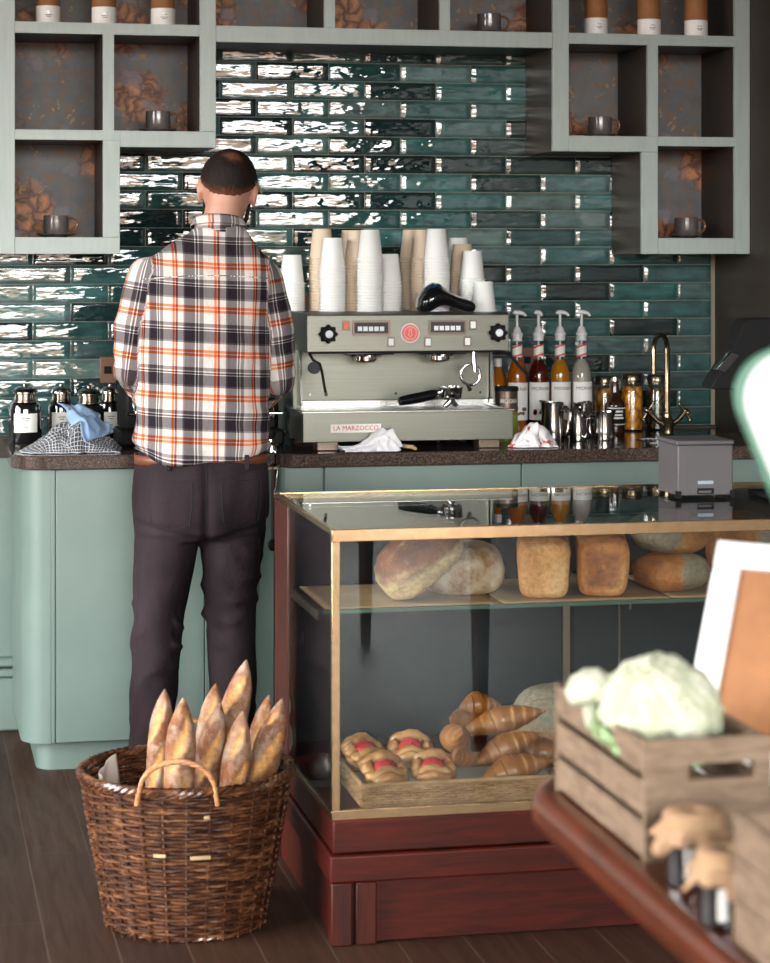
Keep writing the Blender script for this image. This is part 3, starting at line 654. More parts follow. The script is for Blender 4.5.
# black moulded tool lying on the machine
q = at(444, 314, 6.78); r = thing('hand_tool', 'glossy black curved hand tool with blue sheen lying before the cups', 'tool', (q.x, 6.76, topz))
S = 1 / 334.; prof = [(-30, 6, 4, 9), (-28.5, 7, 8, 15), (-23, 8.5, 12, 20), (-15, 11.5, 14, 21), (-8, 13.5, 11, 18), (0, 11.5, 7.5, 14), (8, 9.0, 6.5, 12), (16, 6.6, 6.4, 11), (24, 5, 6.4, 11), (29, 4.4, 5.8, 10), (31, 4.2, 2.5, 5)]
m = MB(); rs = []
for x, zc, hz, hy in prof: rs.append([Vector((x * S, hy * S * math.cos(a), 1.3 * zc * S + hz * S * 1.05 * math.sin(a))) for a in [2 * PI * k / 20 for k in range(20)]])
m.rings(rs); m.v = [Vector((v.x, v.y, max(v.z, .0))) for v in m.v]; m.build('tool_body', MT['gloss_black'], r, sub=1, ang=180)
m = MB(); rs = []
for x, zc, hz, hy in prof[1:6]: rs.append([Vector((x * S * .97, hy * .8 * S * math.cos(a), 1.3 * zc * S + hz * S * 1.10 * math.sin(a))) for a in [PI * .15 + PI * .7 * k / 10 for k in range(11)]])
m.rings(rs, caps=False, closed=False); m.build('blue_sheen', MT['lens'], r, solid=.002, ang=180)  # blue sheen on the glossy head, put in as a coloured patch
# ================================================================= crumpled cloths
def cloth(name, label, m, c, rx, ry, h, seed, rz=0, parts=(), nu=46, nv=34, ridge=1.0, solid=.0025, shape=None, cat='cloth'):
    g = MB(); uv = []
    def fn(u, v):
        a, b = u * 2 - 1, v * 2 - 1; rr = min(1, math.sqrt(a * a * .9 + b * b * .9)); f = (1 - rr ** 2.2)
        n = abs(nz(a * 1.7 + seed, b * 1.7, seed)) * 1.5 + abs(nz(a * 3.4 + seed, b * 3.4, 3)) * .6
        z = h * (shape(a, b) if shape else f) * (.62 + ridge * n) + .002 + .003 * abs(nz(a * 9, b * 9, seed))
        k = 1 + .14 * nz(a * 1.5, b * 1.5, seed + 5)
        x = rx * a * k * (1 - .18 * abs(b)) + .012 * nz(a * 4, b * 4, seed + 9); y = ry * b * k * (1 - .15 * abs(a)) + .012 * nz(a * 4, b * 4, seed + 19)
        return Vector((x, y, max(z, .0016)))
    g.grid(fn, nu, nv); o = g.build(name, m, None, ang=180, solid=solid)
    at_ = o.data.attributes.new('uvc', 'FLOAT_VECTOR', 'POINT'); d = []
    for j in range(nv + 1):
        for i in range(nu + 1): d += [i / nu * rx * 3.4, j / nv * ry * 4.5, 0]
    at_.data.foreach_set('vector', d)
    o.location = c; o.rotation_euler = (0, 0, rz); tag(o, label, cat); return o
q = atz(368, 453, ZT)
cloth('cloth', 'white crumpled cloth bunched before the coffee machine', MT['clothw'], (at(370, 254, 6.565).x, 6.568, ZT), .10, .030, .084, 3.1,
      shape=lambda a, b: max(0, (1 - b * b) * (.22 + .78 * sstep(-.6, .5, a) * (1 - sstep(.62, 1.0, a)))), ridge=.3)
cloth('cloth', 'red-stitched white cloth crumpled in front of the steel jugs', MT['clothr'], (at(534, 254, 6.63).x, 6.63, ZT), .074, .05, .075, 7.7,
      shape=lambda a, b: max(0, (1 - b * b) * (1 - abs(a) ** 1.3)), ridge=.6)
b0_ = at(408, 446, 6.56); MB().tube([(b0_.x - .02, 6.60, ZT + .014), (b0_.x + .012, 6.55, ZT + .013), (b0_.x + .022, 6.555, ZT + .007)], [.0065, .006, .005], 10).build('wooden_handle', MT['wood_pale'])
bpy.data.objects['wooden_handle'].name = 'wooden_stick'
tag(bpy.data.objects['wooden_stick'], 'pale wooden stick poking out from the white cloth', 'stick')
cx_ = at(72, 254, 6.78).x
cloth('tea_towel', 'grey white-checked tea towel heaped before the canisters', MT['clothg'], (cx_, 6.77, ZT), .145, .10, .085, 12.3, shape=lambda a, b: max(0, (1 - b * b) * (1 - abs(a) ** 1.6)), ridge=.5, cat='towel')
# blue cloth thrown over the towel
g = MB(); A, B, C_, D = [at(px, py, Y) for px, py, Y in ((57, 401, 6.86), (92, 409, 6.90), (113, 431, 6.78), (86, 441, 6.68))]
def bl(u, v):
    p = A.lerp(B, u).lerp(D.lerp(C_, u), v); f = abs(nz(u * 2.6, v * 1.6, 4)) * .045 + abs(nz(u * 7, v * 5, 1)) * .014
    return Vector((p.x + .02 * nz(u * 2, v * 3, 7), p.y - .02 * nz(u * 3, v * 3, 2), p.z + f * (1 - (2 * v - 1) ** 4) - .004))
g.grid(bl, 34, 30)
tw_ = bpy.data.objects['tea_towel']; from mathutils.bvhtree import BVHTree
Mt = Matrix.Translation(tw_.location); bvt = BVHTree.FromPolygons([Mt @ v.co for v in tw_.data.vertices], [tuple(f.vertices) for f in tw_.data.polygons])
for i, v in enumerate(g.v):
    h = bvt.ray_cast(Vector((v.x, v.y, 3)), Vector((0, 0, -1)))
    if h[0]: g.v[i] = Vector((v.x, v.y, max(v.z, h[0].z + .006)))
o = g.build('cloth', MT['clothb'], None, ang=180, solid=.0025); tag(o, 'pale blue cloth thrown over the checked tea towel', 'cloth')
# ---------------------------------------------------------------- tea canisters
def canister(px, Y, topy, w, label, lab=True):
    x = at(px, 254, Y).x; H = at(px, topy, Y).z - ZT; R = w
    r = thing('tea_canister', label, 'canister', (x, Y, ZT), 0, 'black tea canisters with domed metal lids')
    MB().lathe([(0, 0), (R * .96, 0), (R, .004), (R, H * .60), (R * .93, H * .67), (R * .70, H * .71), (0, H * .71)], seg=36).build('jar', MT['tealeaf'], r)
    l = MB().lathe([(R * .66, H * .71), (R * .74, H * .72), (R * .74, H * .745), (R * .66, H * .755), (R * .66, H * .86), (R * .78, H * .87), (R * .78, H * .90), (R * .66, H * .955), (R * .4, H * .99), (0, H)], seg=36).build('lid', MT['dome'], r, ang=30)
    MB().lathe([(0, 0), (.006, 0), (.008, .006), (0, .009)], (0, 0, H * .995), 12).build('lid_knob', MT['dome'], l)
    a = [-.75 + 1.5 * k / 12 for k in range(13)]
    lb = MB().rings([[(R * 1.01 * math.sin(q), -R * 1.01 * math.cos(q), z) for q in a] for z in (H * .20, H * .53)], caps=False, closed=False).build('paper_label', MT['label'], r)
    for k, (w_, z) in enumerate(((.5, .44), (.3, .40), (.22, .28))):
        a2 = [-w_ / 2 + w_ * k2 / 4 for k2 in range(5)]
        MB().rings([[(R * 1.018 * math.sin(q), -R * 1.018 * math.cos(q), zz_) for q in a2] for zz_ in (H * z, H * z + .0022)], caps=False, closed=False).build('printed_line', MT['ink'], lb)
canister(25, 7.10, 386, .0515, 'black tea canister with domed lid and large white label, outermost on the worktop')
canister(61, 7.17, 386, .044, 'black tea canister peeping up behind the blue cloth')
canister(89, 7.06, 388, .047, 'black tea canister rising directly above the blue cloth, second from the man')
canister(110, 7.18, 386, .042, 'black tea canister nearest the man, partly behind its neighbour')
# ---------------------------------------------------------------- grinders
def grinder(px, Y, label, H=.34, w=.075):
    x = at(px, 254, Y).x; r = thing('coffee_grinder', label, 'grinder', (x, Y, ZT), 0)
    MB().box(-w, w, -.10, .10, 0, .05).build('base', MT['black'], r, bevel=.01)
    MB().prism([(-w * .8, -.03), (-w * .5, -.06), (w * .5, -.06), (w * .8, -.03), (w * .8, .09), (-w * .8, .09)], .05, H * .60).build('body', MT['black'], r, bevel=.006)
    MB().lathe([(w * .45, H * .60), (w * .5, H * .66), (w * .95, H * .78), (w * .98, H), (w * .95, H), (w * .9, H * .79), (w * .4, H * .66)], seg=32, caps=False).build('hopper', MT['hop'], r)
    MB().lathe([(0, H * .61), (w * .42, H * .62), (w * .5, H * .67), (w * .88, H * .79), (w * .9, H * .86), (0, H * .88)], seg=32).build('beans', MT['beans'], r)
    MB().lathe([(0, H), (w, H), (w, H + .012), (0, H + .016)], seg=32).build('hopper_lid', MT['black'], r)
    MB().tube([(0, -.06, H * .42), (0, -.085, H * .38), (0, -.09, H * .33)], [.018, .014, .012], 12).build('chute', MT['chrome'], r)
    MB().tube([(-.03, -.065, .10), (-.034, -.10, .098), (.034, -.10, .098), (.03, -.065, .10)], .004, 8).build('fork', MT['chrome'], r)
grinder(135, 6.98, 'dark coffee grinder with smoked hopper beside the canisters, mostly behind the man', .30, .058)
grinder(266, 6.93, 'black coffee grinder squeezed between the man and the coffee machine', .25, .042)
q = at(270.5, 443, 6.72); r = thing('tamper', 'small chrome tamper standing at the worktop edge beside the man', 'tamper', (q.x, 6.72, ZT))
MB().lathe([(0, 0), (.026, 0), (.026, .012), (.02, .018), (.008, .022), (.007, .03), (0, .03)], seg=24).build('tamper_base', MT['chrome'], r)
MB().lathe([(0, .028), (.010, .03), (.016, .045), (.014, .058), (.006, .064), (0, .064)], seg=20).build('handle', MT['black'], r)
# ---------------------------------------------------------------- syrup bottles
def syrup(px, Y, liq, label, sp=1, pic=None):
    x = at(px, 254, Y).x; r = thing('syrup_bottle', label, 'bottle', (x, Y, ZT), rc.uniform(-.1, .1), 'syrup bottles with white pumps'); r.scale = (1, 1, .943)
    R = .0335; g = [(0, 0), (R, 0), (R, .002), (R, .195), (R * .97, .215), (R * .75, .24), (R * .45, .262), (.0145, .28), (.0140, .312), (.0155, .314), (.0155, .322), (.012, .322)]
    MB().lathe(g, seg=36).build('bottle_glass', MT['glass'], r)
    MB().lathe([(0, .004), (R - .003, .004), (R - .003, .195), (R * .90, .215), (R * .68, .24), (R * .4, .258), (0, .258)], seg=32).build('syrup', MT[liq], r)
    a = [-1.25 + 2.5 * k / 20 for k in range(21)]
    lb = MB().rings([[((R + .0006) * math.sin(q), -(R + .0006) * math.cos(q), z) for q in a] for z in (.055, .182)], caps=False, closed=False).build('bottle_label', MT['label'], r)
    me = text('MONIN', 'lettering', .0165, MT['ink'], lb, face((0, 0, .160)), sx=1.1)
    for v in me.data.vertices: k = v.co.x / R; v.co = Vector(((R + .0011) * math.sin(k), -(R + .0011) * math.cos(k), v.co.z))
    m = MB()
    if pic:
        rp = random.Random(pic)
        for k in range(9): m.ell((rp.uniform(-.018, .018), -R * .93, .085 + rp.uniform(-.012, .012)), (.007, .004, .007), 8, 6)
        m.build('fruit_print', MT['cola' if pic % 2 else 'copper'], lb)
    n = MB().rings([[((.0165) * math.sin(q), -(.0165) * math.cos(q), z) for q in [2 * PI * k / 24 for k in range(24)]] for z in (.268, .306)], caps=False).build('neck_label', MT['label'], r)
    for z0, z1 in ((.268, .274), (.300, .306)):
        MB().rings([[((.0169) * math.sin(q), -(.0169) * math.cos(q), z + .006 * math.sin(q + .6)) for q in [2 * PI * k / 24 for k in range(24)]] for z in (z0, z1)], caps=False).build('red_band', MT['red'], n)
    p = MB().lathe([(0, .322), (.0165, .322), (.0165, .338), (.0185, .34), (.0185, .347), (.014, .352), (.010, .366), (.006, .37), (0, .37)][::1], seg=24).build('pump_collar', MT['white_pl'], r)
    MB().tube([(0, 0, .368), (0, 0, .412)], .0045, 10).build('pump_stem', MT['white_pl'], p)
    MB().tube([(-.012, 0, .414), (-.008, 0, .419), (.008 * sp, 0, .419), (.02 * sp, -.004, .415), (.028 * sp, -.006, .406)], [.005, .0075, .0075, .006, .004], 10).build('pump_spout', MT['white_pl'], p)
    MB().tube([(0, 0, .05), (0, 0, .32)], .003, 6).build('dip_tube', MT['white_pl'], r)
for a in ((517, 7.04, 'orange_s', 'pumped syrup bottle with amber syrup, tight beside the green can', 1, 4), (538.5, 7.05, 'cola', 'pumped syrup bottle with dark red-brown syrup', .35, 5),
          (560, 7.05, 'amber', 'pumped syrup bottle with golden syrup, between dark and cloudy ones', 1, 6), (581.5, 7.05, 'clear_s', 'pumped syrup bottle with cloudy colourless syrup', 1, 7)): syrup(*a)
# small bottle, can
x = at(498, 254, 7.10).x; r = thing('small_bottle', 'small amber bottle with white cap half hidden behind the can', 'bottle', (x, 7.10, ZT))
MB().lathe([(0, 0), (.028, 0), (.028, .15), (.025, .18), (.012, .205), (.010, .22), (0, .22)], seg=28).build('bottle_body', MT['orange_s'], r)
MB().lathe([(0, .22), (.012, .22), (.012, .245), (0, .246)], seg=20).build('cap', MT['white_pl'], r)
Yc = 6.86; x = at(506.5, 254, Yc).x; x = max(x, ex1 + .042); hC = at(506, 386.5, Yc).z - ZT
r = thing('chocolate_can', 'black and green drinks powder can beside the coffee machine', 'can', (x, Yc, ZT))
Rc = .0355
MB().lathe([(0, 0), (Rc, 0), (Rc, hC * .5), (0, hC * .5)], seg=36).build('can_body', MT['green'], r)
MB().lathe([(0, hC * .5), (Rc, hC * .5), (Rc, hC * .56), (0, hC * .56)], seg=36).build('brown_band', MT['brownb'], r)
MB().lathe([(0, hC * .56), (Rc, hC * .56), (Rc, hC * .92), (0, hC * .92)], seg=36).build('dark_band', MT['mach_dark'], r)
MB().lathe([(0, hC * .92), (Rc * 1.04, hC * .92), (Rc * 1.04, hC * .99), (Rc, hC), (0, hC)], seg=36).build('can_lid', MT['black'], r)
me = text('MOEMA', 'lettering', .0185, MT['label'], r, face((0, 0, hC * .74)), sx=.9, bold=.0006)
for v in me.data.vertices: k = v.co.x / Rc; v.co = Vector(((Rc + .0007) * math.sin(k), -(Rc + .0007) * math.cos(k), v.co.z))
# steel milk jugs
def jug(px, Y, w, topy, label, ang):
    x = at(px, 254, Y).x; H = at(px, topy, Y).z - ZT; r = thing('milk_jug', label, 'jug', (x, Y, ZT), ang, 'steel milk jugs'); R = w
    n = 32; m = MB(); rs = []
    for rad, z in ((0.001, 0), (R, 0), (R * 1.03, .006), (R * 1.0, H * .35), (R * .90, H * .75), (R * .93, H), (R * .90, H), (R * .87, H * .75), (R * .96, H * .35), (R * .96, .01), (.001, .008)):
        rg = []
        for k in range(n):
            a = 2 * PI * k / n; sp = max(0, math.cos(a)) ** 12 * sstep(.7 * H, H, z) * R * .35 if rad > .01 else 0
            rg.append(Vector(((rad + sp) * math.cos(a), (rad + sp) * math.sin(a), z + sp * .3)))
        rs.append(rg)
    m.rings(rs); m.build('jug_body', MT['jug'], r, ang=50)
    MB().tube([(-R * .9, 0, H * .86), (-R * 1.35, 0, H * .90), (-R * 1.62, 0, H * .80), (-R * 1.62, 0, H * .35), (-R * 1.4, 0, H * .18), (-R * .98, 0, H * .16)], .0042, 8, flat=1.0).build('handle', MT['chrome'], r)
jug(552.5, 6.83, .0375, 402, 'large steel milk jug nearest the red-stitched cloth', 2.3)
jug(583, 6.94, .0350, 402.5, 'steel milk jug at the rear, behind the two smaller ones', .9)
jug(577.5, 6.80, .0345, 411.5, 'small steel milk jug in front, between the others', 1.9)
jug(604, 6.81, .0325, 411.5, 'small steel milk jug standing nearest the swing-top bottle', .15)
# swing-top bottle
x = at(615, 254, 6.99).x; r = thing('swing_top_bottle', 'dark brown swing-top bottle with black label among the jars', 'bottle', (x, 6.99, ZT))
H = at(615, 376, 6.99).z - ZT
MB().lathe([(0, 0), (.031, 0), (.032, .004), (.032, H * .50), (.028, H * .58), (.014, H * .68), (.0115, H * .74), (.0115, H * .88), (.014, H * .89), (.014, H * .92), (0, H * .92)], seg=32).build('bottle_glass', simple('dark_brown_glass', (44, 20, 10), .06, coat=1), r)
MB().lathe([(0, H * .92), (.012, H * .92), (.011, H * .98), (.005, H), (0, H)], seg=20).build('stopper', MT['steel'], r)
MB().tube([(-.016, 0, H * .78), (-.017, 0, H * .9), (-.010, 0, H * .97), (.010, 0, H * .97), (.017, 0, H * .9), (.016, 0, H * .78)], .0016, 6).build('wire_bail', MT['steel'], r)
a = [-1.2 + 2.4 * k / 16 for k in range(17)]
lb = MB().rings([[(.0327 * math.sin(q), -.0327 * math.cos(q), z) for q in a] for z in (H * .16, H * .5)], caps=False, closed=False).build('bottle_label', MT['black'], r)
for z, w_ in ((.46, 2.2), (.40, 1.1), (.34, 1.0), (.29, 1.3), (.19, 2.2)):
    a2 = [-w_ / 2 + w_ * k / 8 for k in range(9)]
    MB().rings([[(.0331 * math.sin(q), -.0331 * math.cos(q), zz_) for q in a2] for zz_ in (H * z, H * z + (.003 if w_ > 2 else .0055))], caps=False, closed=False).build('printed_line', MT['label'], lb)
# preserve jars
def pjar(px, Y, topy, R, mt, label):
    x = at(px, 254, Y).x; H = at(px, topy, Y).z - ZT; r = thing('preserve_jar', label, 'jar', (x, Y, ZT), 0, 'glass preserve jars by the tap')
    MB().lathe([(0, 0), (R * .95, 0), (R, .005), (R, H * .74), (R * .86, H * .82), (R * .86, H * .88), (0, H * .88)], seg=32).build('jar_glass', MT['glass'], r)
    MB().lathe([(0, .005), (R * .92, .006), (R * .93, H * .70), (R * .8, H * .78), (0, H * .78)], seg=28).build('preserve', MT[mt], r)
    MB().lathe([(0, H * .89), (R * .92, H * .89), (R * .92, H * .97), (R * .8, H), (0, H)], seg=32).build('lid', MT['bronze'], r)
    MB().tube([(R * .9 * math.cos(k), R * .9 * math.sin(k), H * .86) for k in [2 * PI * i / 24 for i in range(25)]], .002, 6).build('wire_band', MT['bronze'], r)
pjar(604, 7.19, 376, .035, 'roots', 'preserve jar of pale roots behind the swing-top bottle')
pjar(632, 7.17, 373.5, .037, 'lemon', 'preserve jar packed with bright yellow slices')
pjar(656.5, 7.19, 374.5, .035, 'olives', 'preserve jar of dark olives behind the tap')
# tap and sink
q = atz(668, 437, ZT); r = thing('tap', 'aged bronze mixer tap with arched spout and crosshead handles', 'tap', (q.x, q.y, ZT))
Yt = q.y
def T(px, py, dy=0): w = at(px, py, Yt + dy); return Vector((w.x - q.x, dy, w.z - ZT))
MB().lathe([(0, 0), (.027, 0), (.027, .004), (.016, .012), (.017, .03), (.022, .045), (.014, .06), (.009, .07), (0, .07)], seg=28).build('tap_body', MT['bronze'], r)
x1 = T(667, 350).x; x0 = T(653.5, 350, -.1).x; zt = T(660, 333).z; rad = (x1 - x0) / 2
P = [Vector((x1, 0, .06)), Vector((x1, 0, .13)), Vector((x1, 0, zt - .05))]
for k in range(13):
    a = PI * k / 12; P.append(Vector(((x0 + x1) / 2 + rad * math.cos(a), -.05 + .05 * math.cos(a), zt - .047 + .043 * math.sin(a))))
P += [Vector((x0, -.102, zt - .08)), Vector((x0, -.102, T(653, 372).z))]
MB().tube(P, [.010] * 3 + [.0085] * 13 + [.008, .0085], 14).build('spout', MT['bronze'], r)
MB().lathe([(.0, 0), (.012, 0), (.012, .012), (.009, .02), (0, .02)], (x1, 0, .062), 20).build('spout_collar', MT['bronze'], r)
for s_, (hx_, hy_) in ((-1, (648, 411)), (1, (685, 412))):
    e = T(hx_, hy_, 0); h = MB().tube([Vector((0, 0, .034)), Vector((e.x * .55, 0, .052)), e], [.011, .0085, .008], 12).build('handle_stem', MT['bronze'], r)
    dd = Vector((e.x, 0, e.z - .04)).normalized(); pe = Vector((-dd.z, 0, dd.x)); m = MB()
    for v_ in (pe, Vector((0, 1, 0))):
        m.tube([e - v_ * .030, e + v_ * .030], .0042, 10); m.ell(e - v_ * .031, (.006,) * 3, 10, 8); m.ell(e + v_ * .031, (.006,) * 3, 10, 8)
    m.build('crosshead', MT['bronze'], h); MB().ell(e + dd * .004, (.010, .010, .010), 14, 10).build('crosshead_cap', MT['bronze'], h)
sx0, sx1 = q.x - .13, q.x + .12; sy0, sy1 = RF + .16, q.y - .06
m = MB()
for a_, b_, c_, d_ in ((sx0, sx1, sy0, sy0 + .012), (sx0, sx1, sy1 - .012, sy1), (sx0, sx0 + .012, sy0 + .012, sy1 - .012), (sx1 - .012, sx1, sy0 + .012, sy1 - .012)): m.box(a_, b_, c_, d_, ZT, ZT + .0025)
k = m.build('sink_rim', MT['steel']); MB().box(sx0 + .012, sx1 - .012, sy0 + .012, sy1 - .012, ZT + .0003, ZT + .0012).build('sink_basin', MT['chrome'], k)
k.name = 'sink'; tag(k, 'steel sink set in the worktop under the bronze tap', 'sink')
# ================================================================= display case
CX0, CX1, CYF, CYB, CZT, CZB = .905, 2.36, 4.85, 5.65, .902, .272
r = thing('display_case', 'glazed bread display case with brass edges on a mahogany plinth', 'display case', (CX0, CYF, 0)); case = r
def wb(name, boxes, m, par=None, bevel=0, **k):
    b = MB()
    for q in boxes: b.box(*q)
    if par is not None and par is not case:
        o = b.build(name, m, case, bevel=bevel, world=True, **k); o.parent = par; return o
    return b.build(name, m, case, bevel=bevel, world=True, **k)
t = .018
wb('brass_frame', [(CX0, CX1, CYF, CYF + .016, CZT - .026, CZT), (CX0, CX0 + .012, CYF + .016, CYB - .012, CZT - .012, CZT), (CX0, CX1, CYB - .012, CYB, CZT - .014, CZT), (CX1 - .012, CX1, CYF + .016, CYB - .012, CZT - .012, CZT),
    (CX0, CX0 + t, CYF, CYF + .016, CZB + .0215, CZT - .026), (CX1 - t, CX1, CYF, CYF + .016, CZB + .0215, CZT - .026), (CX0, CX1, CYF, CYF + .016, CZB, CZB + .0215), (CX0, CX0 + .010, CYF + .016, CYB - .012, CZB, CZB + .012)], MT['brass'], bevel=.001)
wb('front_glass', [(CX0 + t, CX1 - t, CYF + .006, CYF + .011, CZB + .0215, CZT - .026)], MT['glass_g'])
wb('side_glass', [(CX0 + .003, CX0 + .008, CYF + .016, CYB - .2102, CZB + .012, CZT - .012)], MT['glass_g'])
wb('side_glass', [(CX1 - .008, CX1 - .003, CYF + .016, CYB - .2102, CZB + .012, CZT - .012)], MT['glass_g'])
wb('top_glass', [(CX0 + .012, CX1 - .012, CYF + .016, CYB - .012, CZT - .008, CZT - .002)], MT['glass_top'])
for x in (CX0, CX1 - .05):
    wb('corner_post', [(x + .0005, x + .0495, CYB - .05, CYB - .0125, CZB, CZT - .014), (x + (.0005 if x < 1.5 else .0275), x + (.0225 if x < 1.5 else .0495), CYB - .21, CYB - .05, CZB + .0125, CZT - .014)], MT['mahog_v'], bevel=.002)
wb('case_floor', [(CX0 + .010, CX1 - .010, CYF + .016, CYB - .05, CZB, CZB + .012)], MT['mahog'])
# sliding doors at the back
dm = 1.665
d = wb('sliding_door', [(CX0 + .0505, dm, CYB - .040, CYB - .030, CZB + .001, CZT - .015)], MT['darkback']); wb('door_stile', [(dm - .018, dm, CYB - .046, CYB - .040, CZB + .014, CZT - .015)], MT['mach_dark'], d)
d = wb('sliding_door', [(dm + .001, CX1 - .0505, CYB - .028, CYB - .018, CZB + .001, CZT - .015)], MT['darkback']); wb('door_stile', [(dm + .001, dm + .014, CYB - .036, CYB - .028, CZB + .014, CZT - .015)], MT['black'], d)
wb('door_stile', [(1.80, 1.804, CYB - .032, CYB - .028, CZB + .014, CZT - .015)], MT['mach_dark'], d)
MB().lathe([(0, 0), (.014, 0), (.014, .004), (0, .005)], (CX0 + .0085, 5.27, .60), 20, Matrix.Rotation(PI / 2, 3, 'Y')).build('shelf_bracket', MT['black'], case, world=True)
# glass shelf
SZ, SY0, SY1 = .700, 5.035, 5.43
wb('glass_shelf', [(CX0 + .012, CX1 - .012, SY0, SY1, SZ - .009, SZ - .001)], MT['glass_g'])
wb('shelf_edge', [(CX0 + .012, CX1 - .012, SY0 - .002, SY0, SZ - .009, SZ - .0005)], MT['edge_glass'])
for x in (CX0 + .009, dm - .009, CX1 - .03):
    wb('shelf_bracket', [(x, x + .004, SY0 + .05, CYB - .046, SZ - .03, SZ - .010)], MT['mach_dark'])
# mahogany plinth
b = MB(); b.box(CX0 + .012, CX1 - .012, CYF + .022, CYB - .01, .0, CZB - .002)
b.build('plinth_core', MT['mahog'], case, world=True)
pb_ = [(CX0 + .002, CX1 - .002, CYF - .002, CYB, .200, CZB)]
wb('upper_band', pb_, MT['mahog'], bevel=.004)
wb('lower_band', [(CX0 - .006, CX1 + .006, CYF - .012, CYB + .004, .138, .197)], MT['mahog'], bevel=.005, seg=3)
wb('front_panel', [(CX0 + .10, CX1 - .1, CYF + .012, CYF + .0215, .004, .137)], MT['mahog'])
for x in (CX0 - .002, CX0 + .052, CX1 - .098, CX1 - .046):
    wb('pilaster', [(x, x + .046, CYF - .006, CYF + .04, 0, .137)], MT['mahog_v'], bevel=.003)
for x in (CX0 - .002, CX1 - .046): wb('pilaster', [(x, x + .046, CYB - .05, CYB, 0, .137)], MT['mahog_v'], bevel=.003)
# ---------------------------------------------------------------- kraft papers on the shelf
px_ = at(345, 600, 5.1).x
for k, (a, b_, y0, y1, l) in enumerate(((CX0 + .022, 1.335, SY0 + .006, 5.40, 'kraft paper sheet under the two sourdough loaves'), (1.34, 1.74, SY0 + .004, 5.42, 'kraft paper sheet under the two tin loaves'), (1.745, 2.3, SY0 + .006, 5.42, 'kraft paper sheet under the floury round loaves'))):
    g = MB().grid(lambda u, v: Vector((lerp(a, b_, u), lerp(y0, y1, v), SZ + .0008 + .0006 * abs(nz(u * 7, v * 5, k)))), 20, 12)
    tag(g.build('kraft_paper', MT['kraft_paper'], ang=180, solid=.0006), l, 'paper')
KZ = SZ + .002
# ================================================================= bread
def loaf(name, label, cat, m, c, r3, rot=(0, 0, 0), seed=0, sq=2.4, lump=.05, score=None, flat=.35, group=None, seg=56, rg=36):
    g = MB(); n = 0; sv = {}
    for j in range(rg + 1):
        ph = PI * j / rg
        for i in range(seg):
            a = 2 * PI * i / seg; d = Vector((math.sin(ph) * math.cos(a), math.sin(ph) * math.sin(a), -math.cos(ph)))
            q = (abs(d.x) ** sq + abs(d.y) ** sq + abs(d.z) ** sq) ** (-1 / sq)
            k = q * (1 + lump * nz(d.x * 1.8 + seed, d.y * 1.8, d.z * 1.8) + lump * .4 * nz(d.x * 6 + seed, d.y * 6, d.z * 6))
            s_ = 0
            if score: s_, dk = score(d); k += dk
            p = Vector((d.x * r3[0], d.y * r3[1], d.z * r3[2])) * k
            if p.z < -r3[2] * (1 - flat): p.z = -r3[2] * (1 - flat) - (.02 * r3[2] * abs(nz(d.x * 4, d.y * 4, seed)))
            g.v.append(p); sv[n] = s_; n += 1
    for j in range(rg):
        for i in range(seg):
            k = (i + 1) % seg; g.f.append((j * seg + i, j * seg + k, (j + 1) * seg + k, (j + 1) * seg + i))
    g.s = sv; g.s[0] = g.s[0] or 1e-6
    M = Matrix.Rotation(rot[2], 4, 'Z') @ Matrix.Rotation(rot[1], 4, 'Y') @ Matrix.Rotation(rot[0], 4, 'X'); g.xf(M)
    lo = min(v.z for v in g.v); g.v = [v - Vector((0, 0, lo)) for v in g.v]
    o = g.build(name, m, ang=180); o.location = c; tag(o, label, cat, group); return o
def ridge(fn, w=.09, depth=.06):
    def f(d):
        x = fn(d); e = math.exp(-(x / w) ** 2); lip = math.exp(-((x - w * 1.5) / (w * .6)) ** 2)
        return (min(1, e * 1.3), -depth * e + depth * .9 * lip)
    return f
# sourdough leaning on its neighbour
q = atz(404, 606, KZ)
l1 = loaf('sourdough_loaf', 'crusty sourdough loaf tipped up against its neighbour at the case end', 'bread', MT['sour'], (at(418, 600, 5.145).x, 5.145, KZ), (.107, .085, .058), (.25, -.70, -.1), 4.2, 2.9, .08,
          lambda d: (sstep(.30, -.02, d.z * .8 + d.x * .25 + .15 * nz(d.x * 3, d.y * 3, d.z * 3)), .06 * math.exp(-((d.z * .8 + d.x * .25 - .2) / .09) ** 2) - .05 * math.exp(-((d.z * .8 - .45) / .10) ** 2)), .14)
l2 = loaf('sourdough_loaf', 'floury domed sourdough loaf with two short slashes', 'bread', MT['sour2'], (at(466, 600, 5.19).x, 5.235, KZ), (.100, .085, .068), (.1, 0, .1), 9.1, 2.6, .05,
          ridge(lambda d: (d.x * .5 + d.y - .12) if d.z > .35 else 9, .10, .035), .32)
